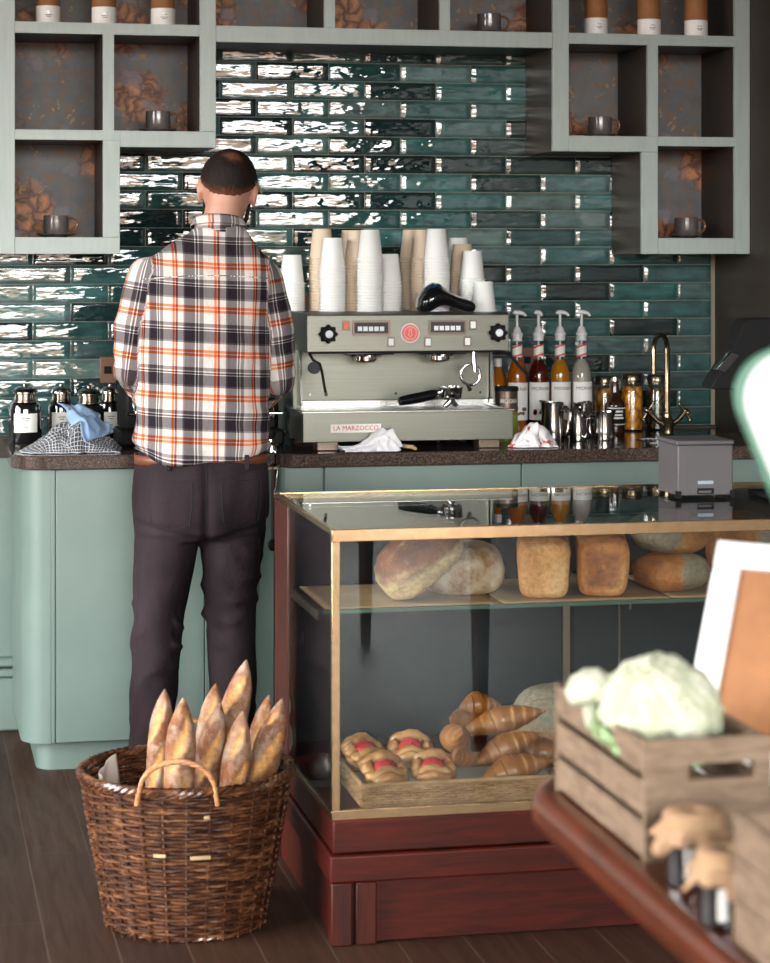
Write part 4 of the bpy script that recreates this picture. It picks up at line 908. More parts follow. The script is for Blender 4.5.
def tinloaf(px, m, label, seed, dark):
    x = at(px, 600, 5.165).x
    def sc_(d):
        topp = sstep(.72, .85, d.z) * (.7 + .3 * nz(d.x * 5, d.y * 5, seed)); fr = sstep(.80, .9, -d.y) * (1 - sstep(.35, .75, abs(d.x))) * (1 - sstep(.3, .7, abs(d.z + .1))) * dark
        return (min(1, topp * 1.1 + fr), 0)
    g = MB(); W, D, H = .0615, .095, .136; n = 0; nu, nv = 64, 30; rs = []
    for j in range(nv + 1):
        y = -D + 2 * D * j / nv; e = 1 - abs(2 * j / nv - 1); rd = min(1, (e * 6)) ; k = math.sqrt(max(0, 1 - (1 - rd) ** 2)) * .10 + .90
        if j in (0, nv): k = .80
        ring = []
        for i in range(nu):
            a = 2 * PI * i / nu; cx, cz = math.cos(a), math.sin(a); p = 5.0; q_ = (abs(cx) ** p + abs(cz) ** p) ** (-1 / p)
            X = cx * q_; Z = cz * q_; wide = 1 + .055 * sstep(.2, .8, Z) - .03 * sstep(.55, .68, Z) + .0 * Z; Zs = Z * H / 2 * k + H / 2
            pt = Vector((X * W * wide * k * (1 - .03 * (1 - Z)), y + .003 * nz(X, Z, seed), Zs + (.006 * (1 - X * X) if Z > .5 else 0)))
            pt += Vector((nz(X * 2 + seed, y * 20, Z * 2), 0, nz(X * 2, y * 20 + seed, Z * 2))) * .003
            t_ = sstep(.86, .98, Z) * (.75 + .4 * nz(X * 4, y * 30, seed)) * (1 - sstep(.75, 1, abs(X))) * .9
            ff = (sstep(.5, 1, 1 - e * 6) if y < 0 else 0) * 0
            g.s[n] = max(0, min(1, t_)); n += 1; ring.append(pt)
        rs.append(ring)
    s_ = g.s; g.s = {}; g.rings(rs, caps=False); g.s = s_
    # domed ends built from shrinking rings
    for j, sg in ((0, -1), (nv, 1)):
        base = rs[j]; cen = sum(base, Vector()) / nu; prev = [j * nu + i for i in range(nu)]
        for k in range(1, 8):
            f = 1 - k / 8; cur = []
            for i in range(nu):
                p = cen.lerp(base[i], f) + Vector((0, sg * .004 * (1 - f * f), 0)); g.v.append(p); idx = len(g.v) - 1; cur.append(idx)
                rx, rz_ = (p.x - cen.x) / W, (p.z - cen.z) / (H / 2)
                g.s[idx] = max(0, min(1, dark * (1 - sstep(.45, .8, max(abs(rx), abs(rz_ + .12))) + .25 * nz(rx * 3, rz_ * 3, seed)))) if sg < 0 else 0
            for i in range(nu):
                a_, b_ = (i, (i + 1) % nu); g.f.append((prev[b_], prev[a_], cur[a_], cur[b_]) if sg < 0 else (prev[a_], prev[b_], cur[b_], cur[a_]))
            prev = cur
        g.v.append(cen + Vector((0, sg * .004, 0))); c_ = len(g.v) - 1
        for i in range(nu): g.f.append((prev[(i + 1) % nu], prev[i], c_) if sg < 0 else (prev[i], prev[(i + 1) % nu], c_))
    lo = min(v.z for v in g.v); g.v = [v - Vector((0, 0, lo)) for v in g.v]
    o = g.build('tin_loaf', m, ang=60); o.location = (x, 5.165, KZ); o.rotation_euler = (0, 0, -.26); return tag(o, label, 'bread', 'tin loaves on the case shelf')
tinloaf(543, MT['tin'], 'pale golden square tin loaf beside the sourdough', 2.2, .12)
tinloaf(601.5, MT['tin2'], 'darker browned square tin loaf beside the stacked round loaves', 6.4, .8)
def half(d, ph=0): # grey floured half, split by a browned tear
    x = d.x * math.cos(ph) + d.y * math.sin(ph)
    s_ = sstep(.05, .25, -x + .25 * nz(d.x * 3, d.y * 3, 5)); e = math.exp(-((x - .25) / .2) ** 2)
    return (s_, .05 * e * nz(d.x * 9, d.y * 9, d.z * 9))
x3 = at(671, 600, 5.17).x
loaf('round_loaf', 'round brown loaf with grey floured end, lower of the stacked pair', 'bread', MT['grey_loaf'], (x3, 5.17, KZ), (.088, .085, .048), (0, 0, .2), 1.3, 2.4, .05, lambda d: half(d, PI - .35), .12, 'stacked round loaves')
loaf('round_loaf', 'round brown loaf with grey floured end, resting on top of the stacked pair', 'bread', MT['grey_loaf'], (x3 - .004, 5.175, KZ + .084), (.092, .085, .052), (0, .10, 0), 3.7, 2.3, .06, lambda d: half(d, .2), .1, 'stacked round loaves')
x4 = at(742, 600, 5.3).x
loaf('round_loaf', 'brown round loaf mostly hidden behind the card sign', 'bread', MT['grey_loaf'], (x4, 5.3, KZ), (.09, .09, .088), (0, 0, 0), 5.9, 2.2, .06, lambda d: half(d, PI), .12)
loaf('round_loaf', 'large grey-floured round loaf on the case floor beside the pastry tray', 'bread', MT['grey_loaf'], (at(552, 720, 5.25).x, 5.25, CZB + .0125), (.10, .10, .10), (0, 0, 0), 8.1, 2.3, .05, lambda d: (sstep(-.2, .3, d.z), 0), .15)
# ---------------------------------------------------------------- pastry tray
ty0, ty1, tx0, tx1 = 4.885, 5.14, at(363, 800, 4.885).x, 1.455; tz = CZB + .0125; TH_ = .055
r = thing('wicker_tray', 'long pale wicker tray holding the pastries in the case', 'tray', ((tx0 + tx1) / 2, (ty0 + ty1) / 2, tz)); 
def weave_wall(p0, p1, z0, z1, rows, stakes, rad, amp):
    m = MB(); d = (p1 - p0); L = d.length; d.normalize(); nn_ = Vector((-d.y, d.x, 0))
    for k in range(rows):
        z = lerp(z0, z1, (k + .5) / rows); P = []
        for i in range(stakes * 4 + 1):
            u = i / (stakes * 4); P.append(p0 + d * (L * u) + nn_ * (amp * math.sin(PI * stakes * u + PI * k)) + Vector((0, 0, z + .0006 * nz(u * 9, k))))
        m.tube(P, rad, 5)
    for s_ in range(stakes):
        u = (s_ + .5) / stakes; m.tube([p0 + d * (L * u) + Vector((0, 0, z0 - .001)), p0 + d * (L * u) + Vector((0, 0, z1))], rad * .9, 5)
    return m
C4 = [Vector((tx0, ty0, tz)), Vector((tx1, ty0, tz)), Vector((tx1, ty1, tz)), Vector((tx0, ty1, tz))]
for a, b_ in ((0, 1), (1, 2), (2, 3), (3, 0)):
    n_ = int((C4[a] - C4[b_]).length / .02); weave_wall(C4[a] , C4[b_], .004, TH_ - .006, 8, n_, .0028, .0028).build('woven_side', MT['tray'], r, world=True)
m = MB(); m.tube([C4[i % 4] + Vector((0, 0, TH_ - .003)) for i in range(5)], .0052, 8); m.tube([C4[i % 4] + Vector((0, 0, .005)) for i in range(5)], .004, 8); m.build('rim', MT['tray'], r, world=True)
MB().box(tx0, tx1, ty0, ty1, tz + .0005, tz + .006).build('tray_base', MT['tray'], r, world=True)
tag(MB().box(tx0 + .008, tx1 - .008, ty0 + .008, ty1 - .008, tz + .0065, tz + .026).build('napkin_pad', MT['parchment'], bevel=.006), 'folded paper pad lining the wicker tray', 'paper')
PZ = tz + .0268
# raspberry pastries
def pastry(x, y, z, s, label, rz, seed, tilt=.25):
    r = thing('raspberry_pastry', label, 'pastry', (x, y, z), 0, 'raspberry pastries in the wicker tray', Matrix.Rotation(rz, 4, 'Z') @ Matrix.Rotation(tilt, 4, 'X'))
    rp = random.Random(seed); m = MB()
    m.ell((0, 0, .020 * s), (.040 * s, .036 * s, .020 * s), 28, 16)
    # braided straps of dough folded over the filling
    sv = {}
    for k in range(7):
        a = -1.15 + k * .38 + rp.uniform(-.05, .05); sgn = 1 if k % 2 else -1
        P = []; R = []
        for i in range(9):
            t_ = i / 8; ang = lerp(-1.35, 1.35, t_); yy = math.sin(a) * .036 * s + sgn * .006 * s * math.sin(t_ * PI)
            if abs(ang) < .42 and 1 < k < 5 and i: continue
            P.append(Vector((math.sin(ang) * .043 * s * math.cos(a * .7), yy, .020 * s + math.cos(ang) * .024 * s + .003 * s * math.sin(i * 2 + k)))); R.append(s * (.0085 + .002 * math.sin(PI * t_)))
        h = len(P) // 2
        if 1 < k < 5:
            if h > 1: m.tube(P[:h], R[:h], 10); m.tube(P[h:], R[h:], 10)
        else: m.tube(P, R, 10)
    for i in range(0, len(m.v)):
        v = m.v[i]; m.s[i] = max(0, min(1, .25 + .9 * nz(v.x * 70 + seed, v.y * 70, v.z * 60)))
    m.v = [Vector((v.x, v.y, max(v.z, -.002))) for v in m.v]
    m.build('pastry_dough', MT['crois'], r, ang=180)
    MB().ell((0, -.004 * s, .041 * s), (.024 * s, .023 * s, .011 * s), 24, 14, fn=lambda d: 1 + .16 * nz(d.x * 4 + seed, d.y * 4, d.z * 4)).build('jam_filling', MT['jam'], r, ang=180)
    return r
for px, Y, dz, s, l, rz, sd, tl in ((383, 4.957, .012, 1.13, 'raspberry pastry with the largest red centre, front of the tray', .1, 1, .45), (433, 4.957, .012, 1.1, 'raspberry pastry at the front beside the croissants', -.2, 2, .45),
                            (361, 5.075, .030, 1.1, 'raspberry pastry behind, by the brass corner of the case', .4, 3, .45), (410, 5.075, .030, 1.14, 'raspberry pastry behind, in the middle of the tray', -.15, 4, .45)):
    pastry(at(px, 760, Y).x, Y, PZ + dz, s, l, rz, sd, tl)
# croissants
def croissant(p, L, R, label, rot, bend=.5, seed=0, nr=8, tag_=True):
    g = MB(); N_ = 90; rs = []; sv = []
    for i in range(N_ + 1):
        t_ = i / N_; a = (t_ - .5) * 2; prof_ = (1 - abs(a) ** 1.5) ** .85 if abs(a) < 1 else 0; prof_ = max(prof_, .12)
        pass
        th_ = a * bend; cx = math.sin(th_) / bend * L / 2 if bend > .01 else a * L / 2; cy = -(1 - math.cos(th_)) / bend * L / 2 if bend > .01 else 0
        tx, ty = math.cos(th_), -math.sin(th_); ring = []
        for k in range(20):
            b_ = 2 * PI * k / 20; tt = (t_ if a < 0 else 1 - t_) * nr + .22 * math.sin(b_ + 1) + .12 * nz(b_, seed); seg_ = tt % 1.0; step = .92 + .10 * seg_ ** .7; rr = R * prof_ * step * (1 + .05 * nz(a * 3 + seed, math.cos(b_), math.sin(b_))); ring.append(Vector((cx - ty * 0 + (ty * -1) * 0 + (-ty) * rr * math.cos(b_) * 0 + cx * 0, 0, 0)) + Vector((-ty * rr * math.cos(b_) * -1, tx * rr * math.cos(b_), rr * math.sin(b_) * .9)) + Vector((0, cy, 0)))
            sv.append((sstep(.55, .0, seg_) if seg_ < .55 else 0) * (.5 + .5 * nz(a * 6, b_, seed)))
        rs.append(ring)
    g.rings(rs); g.v = [v * 1.07 for v in g.v]; g.s = {i: max(0, min(1, v * v * .9)) for i, v in enumerate(sv)}
    o = g.build('croissant', MT['crois'], ang=180); o.rotation_mode = 'XYZ'; o.matrix_basis = Matrix.Translation(p) @ Matrix.Rotation(rot[2], 4, 'Z') @ Matrix.Rotation(rot[1], 4, 'Y') @ Matrix.Rotation(rot[0], 4, 'X')
    return tag(o, label, 'croissant', 'croissants heaped in the wicker tray')
CR = [  # px, py, Y, length, radius, label, rot, bend
    (512, 769, 4.94, .175, .036, 'croissant lying lowest and frontmost at the tray edge', (.2, -.22, .1), .45),
    (505, 747, 4.985, .165, .033, 'croissant pointing up-slope across the front of the heap', (.1, -.36, .05), .35),
    (502, 720, 5.03, .19, .034, 'croissant near the top with a pale pointed tip', (-.1, -.22, -.1), .4),
    (476, 704, 5.08, .12, .030, 'small croissant crowning the top of the heap', (.3, .05, .2), .8),
    (455, 738, 5.00, .13, .034, 'curled croissant turned end-on beside the raspberry pastries', (.4, .55, 1.15), .9),
    (462, 757, 4.955, .10, .024, 'stubby croissant end wedged low in front', (.1, .3, .7), .6),
    (466, 722, 5.07, .15, .034, 'croissant behind, under the crowning one', (0, .3, .5), .6),
    (540, 752, 5.06, .15, .036, 'croissant at the rear beside the grey floured loaf', (0, .1, -.3), .5)]
for k, (px, py, Y, L, R, l, rot, bd_) in enumerate(CR):
    p = at(px, py, Y); p.z = max(p.z, PZ + R * .9); croissant(p, L, R, l, rot, bd_, k * 3.3)

# ---------------------------------------------------------------- on the case top
q = at(678, 498, 5.30); r = thing('receipt_printer', 'grey box-shaped printer standing on the glass case top', 'printer', (q.x, 5.30, CZT))
W_ = at(733, 498, 5.30).x - q.x; H_ = at(700, 440, 5.30).z - CZT - .013
MB().box(0, W_, 0, .15, .006, H_).build('printer_body', MT['greyprint'], r, bevel=.003)
MB().box(-.003, W_ + .003, -.002, .153, H_ + .0005, H_ + .012).build('printer_lid', MT['greyprint'], r, bevel=.003)
for x in (-.004, W_ - .008): MB().box(x, x + .012, -.003, .01, 0, .018).build('foot', MT['black'], r)
MB().box(W_ * .35, W_ * .65, -.001, .01, .010, .024).build('paper_slot', MT['black'], r); MB().box(W_ * .37, W_ * .60, -.0016, .01, .013, .018).build('slot_bar', MT['greyprint'], r)
MB().box(W_ * .36, W_ * .64, -.0008, 0, .034, .042).build('maker_mark', simple('pale_blue_print', (150, 166, 178), .5), r)
# till terminal on a stand
Yp = 5.22; A = at(711, 388, Yp); B = at(748, 319, Yp)
r = thing('till_terminal', 'black till screen seen from behind, on a stand over the case', 'till', (A.x + .18, Yp, CZT))
def R3(x, y, z): return Vector((x - A.x - .18, y - Yp, z - CZT))
m = MB(); pr = [(A.x, A.z), (A.x + .012, A.z + .022), (A.x + .045, A.z + .070), (B.x - .012, B.z - .012), (B.x, B.z), (B.x + .26, B.z + .004), (B.x + .26, A.z), (A.x + .004, A.z - .004)]
m.rings([[R3(x, Yp, z) for x, z in pr], [R3(x + .01, Yp + .10, z) for x, z in pr]]); m.build('terminal_shell', MT['black'], r, bevel=.004, ang=30)
m = MB(); m.rings([[R3(A.x + .01, Yp - .004 - .0, A.z + .045), R3(A.x + .05, Yp - .004, A.z + .088), R3(A.x + .075, Yp - .004, A.z + .08), R3(A.x + .035, Yp - .004, A.z + .035)], [R3(A.x + .01, Yp + .02, A.z + .045), R3(A.x + .05, Yp + .02, A.z + .088), R3(A.x + .075, Yp + .02, A.z + .08), R3(A.x + .035, Yp + .02, A.z + .035)]]); m.build('card_reader', MT['gloss_black'], r, bevel=.002)
MB().box(.06, .11, .03, .07, .012, A.z - CZT + .02).build('stand_post', MT['black'], r, bevel=.004); MB().box(-.03, .20, -.05, .15, 0, .012).build('stand_foot', MT['black'], r, bevel=.004)
MB().box(.09, .16, -.006, 0, A.z - CZT + .125, A.z - CZT + .145).build('vent_plate', MT['greyprint'], r, bevel=.002)

# ================================================================= wicker basket with baguettes
BC = atz(186, 770, .337); BH, RT, RB = .337, .232, .172
r = thing('wicker_basket', 'deep round brown wicker basket standing on the floor, full of baguettes', 'basket', (BC.x, BC.y, 0)); bk = r
def rad(z): return lerp(RB, RT, sstep(-.25, 1.15, z / BH))
NS = 28; rows = 40; m = MB(); ml = MB()
for k in range(rows):
    z = .012 + (BH - .022) * k / (rows - 1); P = []; NP = NS * 4; wob = random.Random(k).uniform(0, 6)
    for i in range(NP + 1):
        u = i / NP; a = 2 * PI * u; rr = rad(z) + .0048 * math.sin(NS / 2 * a + PI * k) + .0012 * nz(a * 3, k); P.append(Vector((rr * math.cos(a), rr * math.sin(a), z + .0016 * nz(math.cos(a) * 3 + wob, math.sin(a) * 3, k * .7))))
    m.tube(P, [.0046 + .0009 * nz(i * .2, k) for i in range(NP + 1)], 6)
m.build('woven_wall', MT['wicker'], r)
for i in range(NS):
    a = 2 * PI * (i + .5) / NS; ss = MB(); ss.tube([Vector(((rad(z) + .003) * math.cos(a), (rad(z) + .003) * math.sin(a), z)) for z in [BH * j / 8 for j in range(9)]], .0036, 6); ss.build('stake', MT['wicker'], r)
m = MB()
for s_ in range(4):
    m.tube([Vector(((RT + .004 + .006 * math.cos(18 * a + s_ * PI / 2)) * math.cos(a), (RT + .004 + .006 * math.cos(18 * a + s_ * PI / 2)) * math.sin(a), BH + .002 + .007 * math.sin(18 * a + s_ * PI / 2))) for a in [2 * PI * k / 144 for k in range(145)]], .0062, 6)
m.build('plaited_rim', MT['wicker'], r)
m = MB()
for s_ in range(3):
    m.tube([Vector(((RB + .006 * math.cos(14 * a + s_ * 2.1)) * math.cos(a), (RB + .006 * math.cos(14 * a + s_ * 2.1)) * math.sin(a), .008 + .005 * math.sin(14 * a + s_ * 2.1))) for a in [2 * PI * k / 120 for k in range(121)]], .0045, 6)
m.build('plaited_foot', MT['wicker'], r)
MB().lathe([(0, .006), (RB - .004, .006), (RB - .004, .014), (0, .014)], seg=40).build('basket_floor', MT['wicker'], r)
def handle(az, w, h, lean):
    cx, cy = math.cos(az), math.sin(az); tx, ty = -cy, cx; m = MB()
    for s_ in range(3):
        P = []
        for k in range(25):
            t_ = k / 24; a = PI * t_; off = .0035 * math.cos(9 * a + s_ * 2.1); off2 = .0035 * math.sin(9 * a + s_ * 2.1); u = -math.cos(a) * w; z = BH - .01 + math.sin(a) ** .8 * h + off2; q_ = RT - .002 + off - lean * math.sin(a)
            P.append(Vector((cx * q_ + tx * u - cx * .0, cy * q_ + ty * u, z)) if True else 0)
        m.tube(P, .0042, 6)
    for sg in (-1, 1):
        m.tube([Vector((cx * (RT + .012) + tx * sg * w, cy * (RT + .012) + ty * sg * w, BH + .004)), Vector((cx * (RT + .010) + tx * sg * (w + .004), cy * (RT + .010) + ty * sg * (w + .004), BH - .022))], .005, 6)
    m.build('handle', MT['wicker_l'], bk)
handle(-PI / 2 - .20, .083, .080, .0); handle(PI / 2 - .13, .075, .075, .0)
for a, z, L in ((-1.95, .20, .03), (-1.55, .195, .05), (-1.50, .285, .012)):
    m = MB(); m.tube([Vector(((rad(z) + .010) * math.cos(a + t_), (rad(z) + .010) * math.sin(a + t_), z)) for t_ in [L * 4 * (k / 4 - .5) for k in range(5)]], .0042, 6); m.build('pale_twig', MT['wood_pale'], r)
# paper liner
g = MB().grid(lambda u, v: Vector((BC.x + (rad(.31) - .048 + .010 * v - .012 * nz(u * 3, v * 2)) * math.cos(2.45 + .75 * u), BC.y + (rad(.31) - .048 + .010 * v) * math.sin(2.45 + .75 * u), .12 + .235 * v - .02 * u)), 16, 16)
tag(g.build('paper_liner', MT['parchment'], ang=180, solid=.001), 'white paper sheet tucked inside the basket wall', 'paper')
def baguette(tip, base, R, label, seed, turn, nsc=3):
    g = MB(); d = base - tip; L = d.length; d.normalize(); view = Vector((-.12, -.99, 0)); view = Matrix.Rotation(turn, 3, 'Z') @ view
    n1 = (view - d * view.dot(d)).normalized(); n2 = d.cross(n1); NR, SG = 80, 28; sv = {}; n = 0
    for j in range(NR + 1):
        t_ = j / NR; env = min(1, (t_ * L / (R * 3.4))) ; rr = R * math.sin(PI / 2 * min(1, env)) ** .8 * (1 if t_ < .9 else math.sqrt(max(0, 1 - ((t_ - .9) / .1) ** 2)) * .98 + .02)
        rr = max(rr, .0012); bend = .008 * math.sin(PI * t_ + seed)
        c_ = tip + d * (t_ * L) + n2 * bend
        for i in range(SG):
            a = 2 * PI * i / SG; x = math.sin(a); f = math.cos(a)
            # diagonal opened slashes on the showing side
            ph = (t_ * L / .135 + seed * .37) % 1.0; cen = lerp(-.75, .75, ph); wid = .42 * math.sin(PI * ph) ** .6 + .01
            e = math.exp(-((x - cen * .8) / wid) ** 4) * sstep(.0, .35, f) * sstep(.02, .10, t_) if ph < .97 else 0
            lip = math.exp(-((x - cen * .8 + wid) / .13) ** 2) * sstep(.1, .5, f) * sstep(.03, .1, t_)
            k = 1 - .14 * e + .20 * lip + .05 * nz(a * 1.2 + seed, t_ * 9) + .03 * nz(math.cos(a) * 4, math.sin(a) * 4 + seed, t_ * 40)
            g.v.append(c_ + (n1 * f + n2 * x) * rr * k); sv[n] = max(0, min(1, e * (1 - lip))); n += 1
    for j in range(NR):
        for i in range(SG):
            k = (i + 1) % SG; g.f.append((j * SG + i, (j + 1) * SG + i, (j + 1) * SG + k, j * SG + k))
    g.s = sv; g.f.append(tuple(range(SG))); g.f.append(tuple(NR * SG + i for i in range(SG - 1, -1, -1)))
    o = g.build('baguette', MT['bag'], ang=180); return tag(o, label, 'baguette', 'baguettes standing in the wicker basket')
BG = [ # tip px, py, Y ; base dx from centre, dy ; radius
    (166, 689, 5.07, -.075, -.02, .0265, 'baguette farthest toward the empty side of the basket, plain and smooth'),
    (187, 697, 4.99, -.055, -.085, .034, 'broad floury baguette standing behind the twisted front handle'),
    (214, 683, 5.17, -.01, .06, .029, 'baguette rising between the broad floury one and the tallest one'),
    (244, 659, 5.22, .045, .105, .033, 'tallest baguette, at the back of the basket'),
    (223, 703, 5.05, .005, -.02, .031, 'baguette in front of the tallest, leaning outward at its foot'),
    (245, 711, 4.99, .035, -.10, .031, 'shortest baguette, foremost in the bundle'),
    (266, 694, 5.15, .09, .045, .027, 'slim baguette tucked behind the outermost curved one'),
    (281, 698, 5.07, .105, -.045, .034, 'outermost curved baguette, nearest the display case')]
for k, (px, py, Y, bx, by, R, l) in enumerate(BG):
    baguette(at(px, py, Y), Vector((BC.x + bx, BC.y + by, .045)), R, l, k * 1.7 + .3, (k % 3 - 1) * .25)
# ================================================================= foreground table
TZ = .76; TX0, TX1, TY0, TY1, TR = .845, 1.95, .9, 3.20, .20
r = thing('table', 'varnished red-brown table with rounded corners under the crate', 'table', (1.4, 2.0, 0))
P = []
for cx, cy, a0 in ((TX0 + TR, TY0 + TR, PI), (TX1 - TR, TY0 + TR, 1.5 * PI), (TX1 - TR, TY1 - TR, 0), (TX0 + TR, TY1 - TR, .5 * PI)):
    P += [(cx + TR * math.cos(a0 + PI / 2 * k / 14), cy + TR * math.sin(a0 + PI / 2 * k / 14)) for k in range(15)]
MB().prism(P, TZ - .058, TZ).build('tabletop', MT['table'], r, world=True, bevel=.02, seg=5)
for lx, ly in ((-.33, .93), (.33, .93), (-.33, -.85), (.33, -.85)): MB().lathe([(0, 0), (.02, 0), (.034, .55), (.034, .7015), (0, .7015)], (lx, ly, 0), 20).build('leg', MT['table'], r)
# crate
cr = thing('wooden_crate', 'small slatted wooden crate holding a cauliflower on the table', 'crate', (.881, 2.645, TZ), 0)
CW, CD, CH = .163, .390, .147
for k in range(3):
    z = .004 + k * .05; s_ = MB().box(0, .010, .012, CD - .012, z, z + .040); s_.build('side_slat', MT['crate'], cr, bevel=.0015)
    MB().box(CW - .010, CW, .012, CD - .012, z, z + .040).build('side_slat', MT['crate'], cr, bevel=.0015)
def endpanel(y):
    b = MB(); hx0, hx1, hz0, hz1 = CW * .34, CW * .86, CH * .66, CH * .80
    for q in ((0, hx0, 0, CH), (hx1, CW, 0, CH), (hx0, hx1, 0, hz0), (hx0, hx1, hz1, CH)): b.box(q[0], q[1], y, y + .012, q[2], q[3])
    return b
def endpanel_old(y):
    b = MB(); hx0, hx1, hz0, hz1 = CW * .34, CW * .86, CH * .66, CH * .80
    outer = [(0, 0), (CW, 0), (CW, CH), (0, CH)]; n_ = 12; rr = (hz1 - hz0) / 2; hole = []
    for c_, a0 in ((hx1 - rr, -PI / 2), (hx0 + rr, PI / 2)):
        for k in range(n_ + 1): hole.append((c_ + rr * math.cos(a0 + PI * k / n_), (hz0 + hz1) / 2 + rr * math.sin(a0 + PI * k / n_)))
    # panel as a ring of quads around the slot
    def outp(p):
        cx, cz = CW / 2 + .02, (hz0 + hz1) / 2; dx, dz = p[0] - cx, p[1] - cz; t_ = min((CW - cx) / dx if dx > 1e-6 else (-cx / dx if dx < -1e-6 else 9e9), (CH - cz) / dz if dz > 1e-6 else (-cz / dz if dz < -1e-6 else 9e9)); return (cx + dx * t_, cz + dz * t_)
    pts = []
    for k in range(len(hole)): pts.append((hole[k], outp(hole[k])))
    # insert corners
    full = []; m_ = len(pts)
    for k in range(m_):
        full.append(pts[k]); a, b_ = pts[k][1], pts[(k + 1) % m_][1]
        if abs(a[0] - b_[0]) > 1e-6 and abs(a[1] - b_[1]) > 1e-6:
            corner = min(outer, key=lambda c: min(abs(c[0] - a[0]) + abs(c[1] - b_[1]), abs(c[0] - b_[0]) + abs(c[1] - a[1]))); h = pts[k][0]; h2 = pts[(k + 1) % m_][0]; full.append((((h[0] + h2[0]) / 2, (h[1] + h2[1]) / 2), corner))
    m_ = len(full); rings_ = [[Vector((p[0][0], y, p[0][1])) for p in full], [Vector((p[1][0], y, p[1][1])) for p in full], [Vector((p[1][0], y + .012, p[1][1])) for p in full], [Vector((p[0][0], y + .012, p[0][1])) for p in full], [Vector((p[0][0], y, p[0][1])) for p in full]]
    b.rings(rings_, caps=False); return b
for y in (0, CD - .012): endpanel(y).build('end_panel', MT['crate'], cr, ang=30)
MB().box(.010, CW - .010, .012, CD - .012, .002, .010).build('crate_base', MT['crate'], cr)
# cauliflower: curd + leaves
m = MB(); rf = random.Random(5); CC = Vector((0, 0, .085))
m.ell(CC, (.074, .085, .062), 28, 18)
for k in range(150):
    ph = math.acos(1 - 1.15 * (k + .5) / 150); a = k * 2.39996; d = Vector((math.sin(ph) * math.cos(a), math.sin(ph) * math.sin(a), math.cos(ph)))
    c_ = CC + Vector((d.x * .077, d.y * .088, d.z * .066)); s_ = rf.uniform(.011, .017); m.ell(c_, (s_,) * 3, 10, 7, fn=lambda q: 1 + .25 * nz(q.x * 3 + k, q.y * 3, q.z * 3))
me = remesh(m, .0035, 1)
wc = at(660, 706, 2.80)
cf = thing('cauliflower', 'white cauliflower with pale green leaves sitting in the crate', 'vegetable', (wc.x, 2.80, TZ + .062), .2); cf.scale = (.86, .88, .98)
o = link('curd', me, MT['caul'], cf)
for k, (a, L, up, w_) in enumerate(((2.9, .085, .35, .045), (3.7, .08, .2, .05), (4.5, .07, .1, .05), (5.4, .08, .25, .05), (.1, .08, .4, .05), (1.3, .09, .5, .05), (2.2, .10, .6, .04))):
    def lf(u, v, a=a, L=L, up=up, w_=w_):
        s_ = v; rr = .058 + .045 * math.sin(s_ * 1.7); z = .035 + up * L * s_ * 1.3; ww = w_ * math.sin(PI * (.12 + .83 * s_)) ; q_ = (u - .5) * 2
        rr += -.012 * q_ * q_ + .006 * nz(u * 6, v * 6, k); ang = a + q_ * ww / .075
        return Vector((rr * math.cos(ang), rr * 1.08 * math.sin(ang), z + .006 * math.sin(q_ * 7 + k) * s_))
    MB().grid(lf, 14, 14).build('leaf', MT['leaf'], cf, ang=180, solid=.002)
# loose floret
m = MB()
for k in range(26):
    a = k * 2.4; ph = math.acos(1 - .9 * (k + .5) / 26); d = Vector((math.sin(ph) * math.cos(a), math.sin(ph) * math.sin(a), math.cos(ph))); m.ell(Vector((0, 0, .032)) + d * .022, (.010,) * 3, 8, 6)
caps(m, (0, 0, 0.006), (0, 0, .035), .009, .014)
wf = at(593, 699, 2.86); o = link('cauliflower_floret', remesh(m, .003, 1), MT['caul']); o.location = (wf.x, 2.86, wf.z - .038); o.scale = (1.25,) * 3; tag(o, 'small loose cauliflower floret perched on the crate edge', 'vegetable')
tag(MB().box(.915, 1.03, 2.68, 2.93, TZ + .0125, TZ + .060).build('straw_pad', MT['wood_pale'], bevel=.01), 'pale pad of packing straw under the cauliflower', 'packing')
# jars with paper caps
def capjar(px, Y, topz_, label, Rj, seed):
    x = at(px, 254, Y).x; r = thing('capped_jar', label, 'jar', (x, Y, TZ), 0, 'glass jars with brown paper caps'); H = topz_ - TZ
    MB().lathe([(0, 0), (Rj * .94, 0), (Rj, .006), (Rj, H * .72), (Rj * .85, H * .84), (Rj * .85, H * .93), (0, H * .93)], seg=32).build('jar_body', MT['glass'], r)
    MB().lathe([(0, .004), (Rj * .9, .005), (Rj * .92, H * .66), (0, H * .68)], seg=28).build('jar_contents', MT['gloss_black'], r)
    MB().lathe([(0, H * .935), (Rj * .9, H * .935), (Rj * .9, H * .96), (0, H * .965)], seg=28).build('jar_lid', MT['brass'], r)
    n = 48; rs = []
    for rr, z in ((.001, H * .985), (Rj * .6, H * .983), (Rj * .95, H * .97), (Rj * 1.02, H * .90), (Rj * .96, H * .84), (Rj * 1.15, H * .74), (Rj * 1.36, H * .62)):
        k_ = max(0, (.88 - z / H)) * 4
        rs.append([Vector(((rr + k_ * .006 * math.sin(8 * a + seed)) * math.cos(a), (rr + k_ * .006 * math.sin(8 * a + seed)) * math.sin(a), z - k_ * .016 * max(0, math.sin(4 * a + seed)) )) for a in [2 * PI * k / n for k in range(n)]])
    MB().rings(rs, caps=False).build('paper_cap', MT['kraft_paper'], r, ang=180, solid=.001)
    MB().tube([(Rj * 1.0 * math.cos(a), Rj * 1.0 * math.sin(a), H * .845) for a in [2 * PI * k / 32 for k in range(33)]], .0018, 6).build('string', MT['wood_pale'], r)
    MB().box(-.005, .005, -.0015, .0015, H * .18, H * .58).build('swing_tag', MT['label'], r).location = (-Rj * .55, -Rj * 1.08, 0)
capjar(694, 2.545, .848, 'paper-capped glass jar standing against the crate end', .036, .4)
